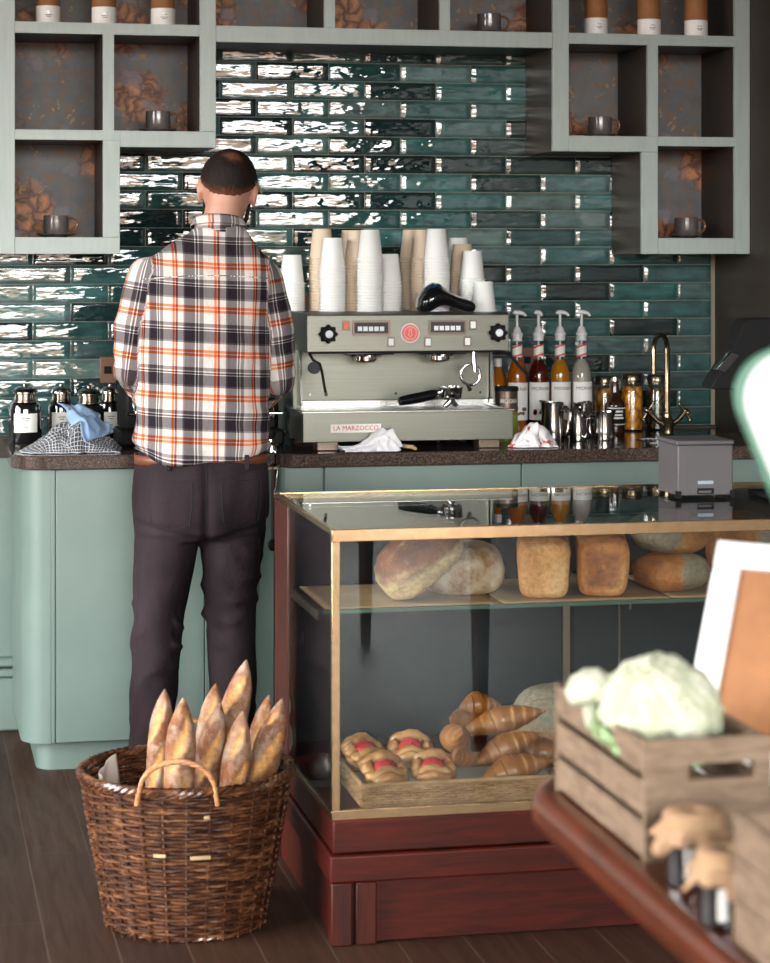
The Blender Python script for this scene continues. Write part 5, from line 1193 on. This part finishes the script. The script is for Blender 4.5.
capjar(727, 2.38, .846, 'paper-capped glass jar nearer the table edge corner, in front of the other jar', .034, 2.1)
# second crate / box
c2 = thing('wooden_crate', 'second wooden crate at the picture edge in front of the capped jars', 'crate', (at(750, 850, 2.25).x + .004, 1.98, TZ), 0)
for k in range(3):
    z = .003 + k * .047
    for b_ in ((0, .01, .012, .318), (.21, .22, .012, .318)): MB().box(b_[0], b_[1], b_[2], b_[3], z, z + .045).build('side_slat', MT['crate'], c2, bevel=.0015)
    for y in (0, .318): MB().box(0, .22, y, y + .012, z, z + .045).build('end_slat', MT['crate'], c2, bevel=.0015)
MB().box(.01, .21, .012, .318, 0.0, .008).build('crate_base', MT['crate'], c2)
# framed kraft sign leaning back on a strut
psi, beta = .86, .374
Bp = at(676, 254, 3.08); w_, h_ = .36, .336
M = Matrix.Translation(Vector((Bp.x, 3.075, TZ + .008))) @ Matrix.Rotation(-psi, 4, 'Z') @ Matrix.Rotation(-beta, 4, 'X')
fr = thing('card_sign', 'white-framed brown card sign leaning back behind the crate', 'sign', (0, 0, 0), rot=M)
b = MB()
for q in ((0, w_, -.008, .010, 0, .045), (0, w_, -.008, .010, h_ - .040, h_), (0, .045, -.008, .010, .045, h_ - .040), (w_ - .045, w_, -.008, .010, .045, h_ - .040)): b.box(*q)
b.build('sign_frame', MT['white_pl'], fr, bevel=.003); MB().box(.040, w_ - .040, -.002, .006, .04, h_ - .036).build('card_sheet', MT['kraft'], fr)
MB().tube([(.135 + .012 * math.cos(a), -.003, .20 + .018 * math.sin(a)) for a in [2 * PI * k / 20 for k in range(21)]], .003, 6).build('drawn_mark', MT['leather'], fr)
MB().box(w_ / 2 - .02, w_ / 2 + .02, .010, .016, .0, h_ * .6).build('back_strut', MT['kraft'], fr)
# white rounded panel with green edge, on a slim stand
Yw = 2.36; c_ = at(727, 400, Yw); al = math.atan2(43, 100); U = Vector((math.cos(-al) , 0, -math.sin(-al))) ; 
dn = Vector((math.sin(al), 0, -math.cos(al))); rt = Vector((math.cos(al), 0, math.sin(al))); W2, H2, Rr = .24, .30, .05
org = at(722, 372, Yw)
def rp(off, z): 
    P = []
    for cx, cy, a0 in ((off + Rr, off + Rr, PI), (W2 - off - Rr, off + Rr, 1.5 * PI), (W2 - off - Rr, H2 - off - Rr, 0), (off + Rr, H2 - off - Rr, .5 * PI)):
        for k in range(9): a = a0 + PI / 2 * k / 8; P.append(org + rt * (cx + Rr * math.cos(a)) + dn * (cy + Rr * math.sin(a)) + Vector((0, z, 0)))
    return P
st = thing('tablet_stand', 'white round-cornered tilted panel with green edge on a slim stand', 'tablet', (org.x + .26, Yw + .06, TZ))
MB().rings([rp(.006, -.006), rp(.006, .010)]).build('white_panel', MT['white_pl'], st, world=True, ang=30)
MB().rings([rp(0, -.004), rp(0, .008), rp(.0058, .008), rp(.0058, -.004), rp(0, -.004)], caps=False).build('green_edge', MT['green_edge'], st, world=True, ang=30)
m = MB(); p_ = org + rt * .085 + dn * .085 + Vector((0, -.0068, 0)); m.box(-.02, .02, 0, .0006, -.003, .003); m.xf(Matrix.Translation(p_) @ Matrix.Rotation(-.5, 4, 'Y')); m.build('printed_mark', MT['greyprint'], st, world=True)
MB().lathe([(0, 0), (.08, 0), (.08, .008), (.01, .014), (.008, .40), (0, .40)], seg=28).build('stand', MT['white_pl'], st)
MB().box(-.09, .02, -.05, .03, .36, .42).build('mount_block', MT['white_pl'], st, bevel=.004)
# ================================================================= the man at the counter
MYY = 6.40; MX = at(207, 254, 6.30).x
man = thing('person', 'man seen from behind in tartan shirt and dark jeans working at the counter', 'person', (MX, MYY, 0))
HC = Vector((.076, .012, 1.700))                                  # skull centre
HR = Matrix.Rotation(-.20, 3, 'Z') @ Matrix.Rotation(.10, 3, 'Y') @ Matrix.Rotation(-.36, 3, 'X')
def H(x, y, z): return HC + HR @ Vector((x, y, z))
b = MB()
HM = HR
b.ell(HC, (.0745, .096, .092), 28, 20, HM)
b.ell(H(0, .012, -.045), (.062, .078, .075), 24, 16, HM)
b.ell(H(0, .040, -.088), (.046, .052, .042), 20, 14, HM)           # jaw
b.ell(H(0, .088, -.110), (.020, .016, .018), 14, 10, HM)           # chin
b.ell(H(0, .080, .020), (.055, .022, .018), 16, 10, HM)            # brow
caps(b, H(0, .090, .000), H(0, .114, -.038), .010, .015, 12)       # nose
for s in (-1, 1):
    b.ell(H(s * .011, .104, -.042), (.008, .009, .007), 10, 8, HM)
    b.ell(H(s * .045, .060, -.036), (.022, .026, .022), 12, 8, HM)
    b.ell(H(s * .028, .084, -.004), (.014, .010, .010), 12, 8, HM)
    # ear
    b.ell(H(s * .078, -.004, -.025), (.008, .020, .033), 14, 12, HM)
    b.ell(H(s * .081, -.014, -.020), (.007, .010, .026), 12, 10, HM)
    b.ell(H(s * .077, .004, -.052), (.007, .010, .012), 10, 8, HM)
b.ell(H(0, .092, -.072), (.024, .012, .006), 14, 8, HM); b.ell(H(0, .090, -.083), (.020, .012, .007), 14, 8, HM)
caps(b, H(0, -.022, -.055), Vector((.040, -.022, 1.52)), .0525, .058, 20)
caps(b, Vector((.035, -.02, 1.54)), Vector((.01, .0, 1.42)), .060, .070, 20)
caps(b, (-.14, 0, 1.435), (.155, 0, 1.43), .042, .042, 16)
b.ell((0, .0, 1.27), (.150, .088, .17), 24, 16); b.ell((0, 0, 1.08), (.145, .092, .16), 24, 16); b.ell((0, 0, .93), (.150, .095, .12), 24, 16)
for s, sh, el, wr in ((-1, (-.155, -.002, 1.425), (-.200, .002, 1.175), (-.095, .225, 1.065)), (1, (.172, -.002, 1.415), (.214, .008, 1.145), (.155, .235, 1.050))):
    caps(b, sh, el, .048, .040, 16); caps(b, el, wr, .038, .026, 16)
    W_ = Vector(wr); d = (Vector((.30 * -s * .35, .75, -.62))).normalized(); sd = Vector((-s, .0, 0)); up = d.cross(sd).normalized()
    # palm
    for k in range(4): caps(b, W_ + sd * (-.018 + k * .012) + d * .01, W_ + sd * (-.030 + k * .020) + d * .082, .013, .0115, 10)
    for k, L in enumerate((.066, .075, .070, .055)):
        k0 = W_ + sd * (-.030 + k * .020) + d * .085; d1 = (d + Vector((0, -.05, -.25))).normalized(); k1 = k0 + d1 * L * .45; d2 = (d1 + Vector((0, -.25, -.5))).normalized(); k2 = k1 + d2 * L * .32; d3 = (d2 + Vector((0, -.3, -.4))).normalized(); k3 = k2 + d3 * L * .26
        caps(b, k0, k1, .0098, .0088, 8); caps(b, k1, k2, .0088, .0080, 8); caps(b, k2, k3, .0080, .0068, 8)
    t0 = W_ - sd * .022 + d * .025; t1 = t0 + (d * .6 - sd * .8).normalized() * .040; t2 = t1 + (d * .95 - sd * .2).normalized() * .032; t3 = t2 + (d + Vector((0, 0, -.3))).normalized() * .024
    caps(b, t0, t1, .014, .011, 10); caps(b, t1, t2, .011, .0095, 10); caps(b, t2, t3, .0095, .0075, 10)
LEG = {-1: [(-.090, .0, .88, .088), (-.108, -.012, .70, .083), (-.120, -.010, .52, .066), (-.125, .0, .46, .060), (-.135, -.012, .32, .056), (-.142, .0, .10, .040)],
       1: [(.090, .0, .88, .088), (.098, -.012, .70, .083), (.090, -.010, .52, .066), (.088, .0, .46, .060), (.086, -.012, .32, .056), (.088, .0, .10, .040)]}
for s in (-1, 1):
    L = LEG[s]
    for i in range(len(L) - 1): caps(b, L[i][:3], L[i + 1][:3], L[i][3] * .88, L[i + 1][3] * .88, 16)
    caps(b, L[-1][:3], (L[-1][0] + s * .012, .02, .045), .036, .036, 12); caps(b, (L[-1][0] + s * .008, -.02, .045), (L[-1][0] + s * .03, .13, .035), .034, .026, 12)
body = link('body', remesh(b, .0052, 3, .5), MT['skin'], man)
# eyes
for s in (-1, 1):
    e = MB().ell(H(s * .028, .0905, -.004), (.011, .008, .009), 12, 8, HM).build('eye', MT['label'], man); MB().ell(H(s * .028, .098, -.005), (.0045, .002, .0045), 10, 6, HM).build('iris', MT['ink'], e)
# ---- short hair: a cap over the skull, clipped at a soft hairline
hm = MB(); SG, RG = 96, 60; keep = {}
for j in range(RG + 1):
    ph = PI * j / RG * .80
    for i in range(SG):
        a = 2 * PI * i / SG; d = Vector((math.sin(ph) * math.cos(a), math.sin(ph) * math.sin(a), math.cos(ph)))
        back = sstep(.2, -.8, d.y)
        p = Vector((d.x * .0800, d.y * .1005, d.z * .0965)); p.z -= .0 
        zl = lerp(.018, -.070, back) + .006 * nz(a * 6, 2) + .004 * nz(a * 23, 5) - .022 * math.exp(-((abs(a % PI - PI * .0)) / .01) ** 2) * 0
        if d.y > .2: zl = lerp(.0, .035, sstep(.2, .9, d.y))
        zl += .012 * math.exp(-((abs(d.x) - .0) / .16) ** 2) * back * 0 + .010 * sstep(.3, .8, abs(d.x)) * back
        if abs(d.x) > .82: zl = min(zl, -.035 if abs(d.y + .0) < .35 and d.y > .08 else zl)
        keep[(j, i)] = p.z > zl
        # taper the cap into the neck
        t_ = sstep(0, .022, p.z - zl); p = p * lerp(.955, 1.0 + .012 * nz(d.x * 6, d.y * 6, d.z * 6), t_); hm.v.append(H(p.x, p.y, p.z))
        q_ = d - Vector((.10, -.86, .50)).normalized(); cz = Vector((q_.x * .8, q_.y, q_.z * 1.5)).length; hm.s[len(hm.v) - 1] = max(1e-6, (1 - sstep(.05, .40, cz + .12 * nz(d.x * 5, d.y * 5, d.z * 9))) * .85, .8 * (1 - sstep(.0, .03, p.z - zl + .012 * nz(d.x * 20, d.z * 20, 4))))
for j in range(RG):
    for i in range(SG):
        k = (i + 1) % SG
        if keep[(j + 1, i)] and keep[(j + 1, k)] and keep[(j, i)]: hm.f.append((j * SG + i, (j + 1) * SG + i, (j + 1) * SG + k, j * SG + k))
hm.build('short_hair', MT['hair'], man, ang=180, solid=.004)
# beard shadow along the jaw
m = MB()
for s in (-1, 1): m.tube([H(s * .068, .026, -.010), H(s * .064, .030, -.045), H(s * .060, .040, -.085), H(s * .044, .070, -.112), H(s * .018, .098, -.122)], [.004, .007, .011, .012, .010], 10, flat=.6)
m.build('beard', MT['hair'], man, ang=180)

# ---- shirt: body and sleeves fused into one garment, checks follow the cloth
def ringpts(c, hw, hd, z, n=40, p=2.5, ph=0):
    R_ = []
    for k in range(n):
        a = 2 * PI * k / n; cx, cy = math.cos(a), math.sin(a); q = (abs(cx) ** p + abs(cy) ** p) ** (-1 / p); R_.append(Vector((c[0] + cx * q * hw, c[1] + cy * q * hd, z)))
    return R_
g = MB()
TR_ = [(.920, -.008, .0, .196, .132), (.95, -.008, .0, .194, .131), (.99, -.006, .0, .190, .128), (1.06, -.004, 0, .184, .124), (1.14, -.002, 0, .186, .124), (1.22, .0, 0, .192, .126), (1.30, .002, 0, .196, .126), (1.37, .004, -.002, .200, .120), (1.42, .008, -.006, .202, .110), (1.455, .012, -.010, .198, .098), (1.485, .016, -.012, .178, .088), (1.51, .022, -.015, .148, .080), (1.535, .030, -.018, .112, .074), (1.56, .040, -.020, .082, .070), (1.575, .044, -.020, .070, .068)]
g.rings([ringpts((cx, cy), hw, hd, z, 48) for z, cx, cy, hw, hd in TR_])
ARM = {-1: ((-.155, -.004, 1.435), (-.200, .000, 1.175), (-.135, .150, 1.095)), 1: ((.172, -.004, 1.425), (.214, .006, 1.145), (.182, .135, 1.085))}
for s in (-1, 1):
    sh, el, wr = [Vector(q) for q in ARM[s]]
    caps(g, sh + Vector((-s * .05, 0, .01)), sh, .050, .058, 20); md = sh.lerp(el, .5) + Vector((s * .012, -.004, 0))
    caps(g, sh, md, .059, .058, 20); caps(g, md, el, .060, .051, 20); caps(g, el, wr, .050, .046, 20)
me = remesh(g, .0062, 5, .5)
# folds
vs_ = me.vertices; me.update(); nor = [v.normal.copy() for v in vs_]
def near(p):
    best = (9, None, 0)
    for s in (-1, 1):
        sh, el, wr = [Vector(q) for q in ARM[s]]
        for a, b_, base in ((sh, el, 0), (el, wr, (el - sh).length)):
            d = b_ - a; t_ = max(0, min(1, (p - a).dot(d) / d.length_squared)); q = a + d * t_; L = (p - q).length
            if L < best[0]: best = (L, s, base + t_ * d.length, q, d.normalized(), a)
    return best
uv = []
for v, n_ in zip(vs_, nor):
    p = v.co; nb = near(p); s = nb[1]
    hw = .192; inside = abs(p.x - .0) < .150 + .02 * sstep(1.2, 1.0, p.z) + (.0 if p.z < 1.40 else .0)
    edge = lerp(.188, .150, sstep(1.25, 1.45, p.z))
    arm = nb[0] < .075 and abs(p.x) > edge - .012 and p.z > 1.02 and (abs(p.x) > edge or p.y > .11)
    if arm:
        ax = nb[4]; r_ = p - nb[3]; ref = Vector((0, -1, 0)) if abs(ax.z) > .6 else Vector((0, 0, 1)); side = ax.cross(ref).normalized(); ref2 = side.cross(ax).normalized()
        ang = math.atan2(r_.dot(side), r_.dot(ref2)); u = ang * .056 + s * .018 + .30; w = 1.462 - nb[2] * 1.0 + s * .01
        amp = .0045 * sstep(.10, .26, nb[2]); f = amp * math.sin(nb[2] * 90 + 3 * nz(ang, nb[2] * 10, s)) * (.5 + .5 * nz(p.x * 8, p.z * 14, 1)) + .004 * nz(p.x * 16, p.y * 16, p.z * 16)
    else:
        th = math.atan2(p.x - .005, -(p.y) if abs(p.y) > 1e-5 else 1e-5); xx = max(-1, min(1, (p.x - .004) / .20))
        u = .20 * math.asin(xx) * .97 if p.y < 0 else (.27 * (1 if p.x > 0 else -1) * 1.0 - .20 * math.asin(xx) * .86 + (.27 if p.x > 0 else -.27)); u -= .012 + .035 * (p.z - 1.2) * .3
        w = p.z + .005 + .06 * p.x - .02 * (p.x * p.x) * 8 * sstep(1.3, 1.48, p.z)
        low = sstep(1.20, .96, p.z)
        f = .013 * nz(p.x * 7 + 3, p.z * 4.5, p.y * 4) * (.5 + low) + .008 * low * math.sin(p.z * 70 + p.x * 25 + 4 * nz(p.x * 5, p.z * 5, 2)) * abs(nz(p.x * 6, p.z * 5, 9)) * 2
        f += .006 * math.exp(-((abs(p.x) - .16 + (1.38 - p.z) * .10) / .016) ** 2) * sstep(1.05, 1.2, p.z) * -1
        f += .008 * nz(p.x * 12 + p.z * 10, p.z * 4, 5) * sstep(1.0, 1.3, p.z)
    v.co = p + n_ * f
    if p.z < 1.0: v.co.z += .022 * sstep(.11, .19, abs(p.x)) * sstep(.99, .93, p.z)
    uv.append((u, w, 0))
a_ = me.attributes.new('uvc', 'FLOAT_VECTOR', 'POINT'); a_.data.foreach_set('vector', [q for t_ in uv for q in t_])
# open the hem and cuffs: drop the underside cap faces
shirt = link('tartan_shirt', me, MT['tartan'], man)
def uvtag(o, fn):
    a = o.data.attributes.new('uvc', 'FLOAT_VECTOR', 'POINT'); a.data.foreach_set('vector', [q for v in o.data.vertices for q in fn(v.co)])
# collar
n = 48; rs = []
for k in range(10):
    t_ = k / 9; z = lerp(1.550, 1.600, min(1, t_ * 1.8)) - max(0, t_ - .55) * .055; rr = .068 - .004 * t_ * 2 + max(0, t_ - .5) * .034
    rs.append([Vector((.044 + rr * math.cos(a) * 1.04, -.020 + rr * math.sin(a) * (1.0), z + .012 * math.sin(a) * -1 * 1 - .018 * max(0, math.sin(a)) + .012 * -math.cos(a) * .3)) for a in [2 * PI * i / n for i in range(n)]])
co_ = MB().rings(rs, caps=False).build('collar', MT['tartan'], man, ang=180, solid=.0022); uvtag(co_, lambda p: (p.x * 1.0 - .006, p.z * 1 - .025, 0))
# yoke seam
m = MB(); P = [Vector((lerp(-.175, .19, k / 20), 0, 1.430 + .010 * math.sin(PI * k / 20))) for k in range(21)]
from mathutils.bvhtree import BVHTree
def snap(me_, P, off=.0006, dr=Vector((0, 1, 0)), y0=-.5):
    bv = BVHTree.FromPolygons([v.co for v in me_.vertices], [tuple(f.vertices) for f in me_.polygons]); out = []
    for p in P:
        h = bv.ray_cast(Vector((p.x, y0, p.z)), dr)
        if h[0]: out.append(h[0] - dr * off)
    return out
P = snap(me, P, .0008); m.tube(P, .0017, 5, flat=1.0); ys = m.build('yoke_seam', MT['tartan'], shirt); uvtag(ys, lambda p: (p.x, p.z + .01, 0))
# cuffs (rolled) visible under the elbows are covered by the sleeve ends
# ---- jeans
g = MB()
g.rings([ringpts((cx, cy), hw, hd, z, 40, 2.4) for z, cx, cy, hw, hd in [(.955, -.003, 0, .170, .106), (.93, -.003, -.002, .182, .113), (.88, -.004, -.008, .190, .132), (.82, -.006, -.014, .192, .140), (.76, -.007, -.012, .190, .136), (.72, -.008, -.008, .184, .124), (.70, -.008, -.004, .165, .105)]])
JL = {-1: [(-.098, -.008, .74, .092), (-.110, -.012, .62, .084), (-.122, -.008, .50, .074), (-.130, -.004, .42, .070), (-.138, -.010, .30, .0665), (-.144, -.002, .16, .062), (-.146, 0, .06, .062)],
      1: [(.086, -.008, .74, .094), (.080, -.012, .62, .086), (.080, -.008, .50, .075), (.082, -.004, .42, .070), (.086, -.010, .30, .0665), (.088, -.002, .16, .062), (.090, 0, .06, .062)]}
for s in (-1, 1):
    g.rings([[Vector((x + r_ * math.cos(a), y + r_ * 1.05 * math.sin(a), z)) for a in [2 * PI * k / 28 for k in range(28)]] for x, y, z, r_ in JL[s]][::1])
    g.ell((s * .088 - .004, -.045, .815), (.090, .085, .095), 20, 14)
me = remesh(g, .0062, 6, .5); me.update(); nor = [v.normal.copy() for v in me.vertices]
for v, n_ in zip(me.vertices, nor):
    p = v.co; s = -1 if p.x < -.01 else 1; lo = sstep(.80, .62, p.z); cx = -.125 if s < 0 else .083
    th_ = math.atan2(p.y, p.x - cx); kn = .35 + math.exp(-((p.z - .47) / .09) ** 2) + .9 * sstep(.28, .08, p.z)
    fr = (1 - abs(math.sin(p.z * 34 + 1.6 * math.sin(th_ + s) + 7 * nz(p.x * 4, p.z * 3, s * 3))) * 1.6) * max(0, nz(math.cos(th_) * 1.4 + 1, p.z * 6, math.sin(th_) * 1.4 + s * 2.2) + .12) * .020 * lo * kn
    fr += .007 * nz(p.x * 14, p.y * 14, p.z * 9) + .006 * math.exp(-((p.z - .70 - .25 * abs(p.x)) / .012) ** 2) * (1 if p.y < 0 else 0) * -1
    fr += -.012 * math.exp(-((p.x + .006) / .012) ** 2) * sstep(.95, .80, p.z) * sstep(.66, .74, p.z) * (1 if p.y < -.02 else 0)
    v.co = p + n_ * fr
jeans = link('dark_jeans', me, MT['denim'], man)
def seam(name, P, r_=.0014, par=jeans, mt='denim_seam'):
    Q = snap(jeans.data, P, .0002)
    if len(Q) > 2: MB().tube(Q, r_, 5).build(name, MT[mt], par)
seam('back_seam', [Vector((-.006, 0, lerp(.93, .73, k / 20))) for k in range(21)])
for s in (-1, 1):
    seam('yoke_stitching', [Vector((-.006 + s * lerp(0, .175, k / 16), 0, lerp(.868, .905, k / 16))) for k in range(17)])
    c = s * .098 - .006; L = [(-.058 , .872), (-.056, .80), (-.050, .752), (0, .738), (.050, .752), (.056, .80), (.058, .872), (-.058, .872)]; P = []
    for (x0_, z0_), (x1_, z1_) in zip(L[:-1], L[1:]): P += [Vector((c + lerp(x0_, x1_, k / 6), 0, lerp(z0_, z1_, k / 6))) for k in range(6)]
    seam('back_pocket', P + [P[0]])
    seam('leg_seam', [Vector(((-.180 if s < 0 else .150) + (.02 * s * k / 20), 0, lerp(.70, .2, k / 20))) for k in range(21)], .001)
# belt
bl_ = MB().rings([ringpts((-.003, -.001), .186, .116, z, 56, 2.4) for z in (.912, .938)], caps=False).build('belt', MT['leather'], man, ang=60, solid=.006)
for s in (-1, 1): MB().box(s * .11 - .006, s * .11 + .006, -.124, -.108, .900, .940).build('belt_loop', MT['denim'], jeans, bevel=.002)
# shoes
for s in (-1, 1):
    x = JL[s][-1][0]; m = MB(); rs = []
    for y, w_, h_ in ((-.085, .020, .03), (-.078, .034, .07), (-.04, .040, .095), (.02, .041, .09), (.07, .046, .065), (.12, .048, .05), (.165, .040, .042), (.19, .015, .03)):
        rs.append([Vector((x + s * .012 + s * y * .12 + w_ * math.cos(a), y, .012 + max(0, (math.sin(a) * .5 + .5)) * h_ )) for a in [2 * PI * k / 20 for k in range(20)]])
    sh_ = m.rings(rs).build('shoe', MT['shoe'], man, ang=180, sub=1)
    MB().prism([(x + s * .012 + s * y * .12 + q * w_, y) for y, w_, q in [(-.09, .03, -1), (-.04, .044, -1), (.07, .050, -1), (.13, .050, -1), (.195, .018, -1), (.195, .018, 1), (.13, .050, 1), (.07, .050, 1), (-.04, .044, 1), (-.09, .03, 1)]], 0, .018).build('sole', MT['rubber'], sh_)
# pencil behind the ear
p0, p1 = H(.080, -.060, -.012), H(.092, .075, .014)
pc = MB(); pc.tube([p0, p1], .0035, 6); pn = pc.xf(Matrix.Translation((MX, MYY, 0))).build('pencil', MT['pencil']); tag(pn, "yellow pencil tucked behind the man's ear", 'pencil')
W0 = Matrix.Translation((MX, MYY, 0)); MB().tube([p0 - (p1 - p0).normalized() * .006, p0], [.001, .0035], 6).xf(W0).build('pencil_tip', MT['ink'], pn)
WORLD, FILL, EXPO = 14.2, 9.0, 0.0  # strengths of the sky and the added overhead fill, then exposure
# ================================================================= camera, sky, light
cam = bpy.data.cameras.new('camera'); co = bpy.data.objects.new('camera', cam); COL.objects.link(co); sc.camera = co
co.location = (0, 0, EYE); co.rotation_euler = (PI / 2, 0, -TH)
cam.sensor_fit = 'HORIZONTAL'; cam.lens = 85; cam.sensor_width = 85 * 770 / F; cam.shift_y = -(481.5 - HZ) / 770
cam.dof.use_dof = True; cam.dof.focus_distance = 6.2; cam.dof.aperture_fstop = 85 / 17.0; cam.clip_start = .05
# daylight: bright sky over a sunlit street, seen by the room through the shop window
wd = bpy.data.worlds.new('street_daylight'); sc.world = wd; wd.use_nodes = True; nt = wd.node_tree; nt.nodes.clear()
def nn(t, **k):
    x = nt.nodes.new(t)
    for a, b in k.items(): setattr(x, a, b)
    return x
tc = nn('ShaderNodeTexCoord'); sp = nn('ShaderNodeSeparateXYZ'); nt.links.new(tc.outputs['Generated'], sp.inputs[0])
mp = nn('ShaderNodeMapping'); mp.inputs['Scale'].default_value = (1, 1, 3); nt.links.new(tc.outputs['Generated'], mp.inputs[0])
ns = nn('ShaderNodeTexNoise'); ns.inputs['Scale'].default_value = 5; ns.inputs['Detail'].default_value = 3; nt.links.new(mp.outputs[0], ns.inputs['Vector'])
ad = nn('ShaderNodeMath', operation='MULTIPLY_ADD'); nt.links.new(ns.outputs['Fac'], ad.inputs[0]); ad.inputs[1].default_value = -.16; nt.links.new(sp.outputs[2], ad.inputs[2])
rp = nn('ShaderNodeValToRGB'); e = rp.color_ramp.elements
ad2 = nn('ShaderNodeMath', operation='ADD'); nt.links.new(ad.outputs[0], ad2.inputs[0]); ad2.inputs[1].default_value = .5; nt.links.new(ad2.outputs[0], rp.inputs[0])
pts = [(.30, (.16, .14, .13, 1)), (.37, (.34, .28, .24, 1)), (.40, (.40, .24, .15, 1)), (.45, (.50, .32, .20, 1)), (.462, (1.6, 1.64, 1.62, 1)), (.7, (1.8, 1.84, 1.84, 1))]
while len(e) < len(pts): e.new(.5)
for k, (p_, c_) in enumerate(pts): e[k].position = p_; e[k].color = c_
bg = nn('ShaderNodeBackground'); bg.inputs[1].default_value = WORLD; nt.links.new(rp.outputs[0], bg.inputs[0]); wo = nn('ShaderNodeOutputWorld'); nt.links.new(bg.outputs[0], wo.inputs[0])
def area(name, loc, rot, sx, sy, e_, colr=(1, 1, 1), portal=False, spread=PI):
    l = bpy.data.lights.new(name, 'AREA'); l.shape = 'RECTANGLE'; l.size = sx; l.size_y = sy; l.energy = e_; l.color = colr; l.spread = spread
    if portal: l.cycles.is_portal = True
    o = bpy.data.objects.new(name, l); COL.objects.link(o); o.location = loc; o.rotation_euler = rot; return o
area('window_portal', ((wx0 + wx1) / 2, FY - .1, (wz0 + wz1) / 2), (PI / 2, 0, 0), wx1 - wx0, wz1 - wz0, 1, portal=True)
area('window_portal', (LX - .05, (L2a + L2b) / 2, 1.7), (PI / 2, 0, -PI / 2), L2b - L2a, 2.4, 1, portal=True)  # portal for the added left-wall opening
area('ceiling_fill', (-.6, 3.4, CZ - .05), (0, 0, 0), 1.2, 1.2, FILL, (1, .86, .7))  # unseen warm fill added overhead, no fitting modelled
vs = sc.view_settings; vs.view_transform = 'Standard'; vs.look = 'None'; vs.exposure = EXPO; vs.gamma = 1; vs.use_curve_mapping = False
cy = sc.cycles; cy.use_denoising = True; cy.denoiser = 'OPENIMAGEDENOISE'; cy.max_bounces = 8; cy.transparent_max_bounces = 24; cy.glossy_bounces = 6; cy.diffuse_bounces = 4; cy.transmission_bounces = 8
cy.caustics_reflective = False; cy.caustics_refractive = False; cy.sample_clamp_indirect = 6; cy.use_adaptive_sampling = True
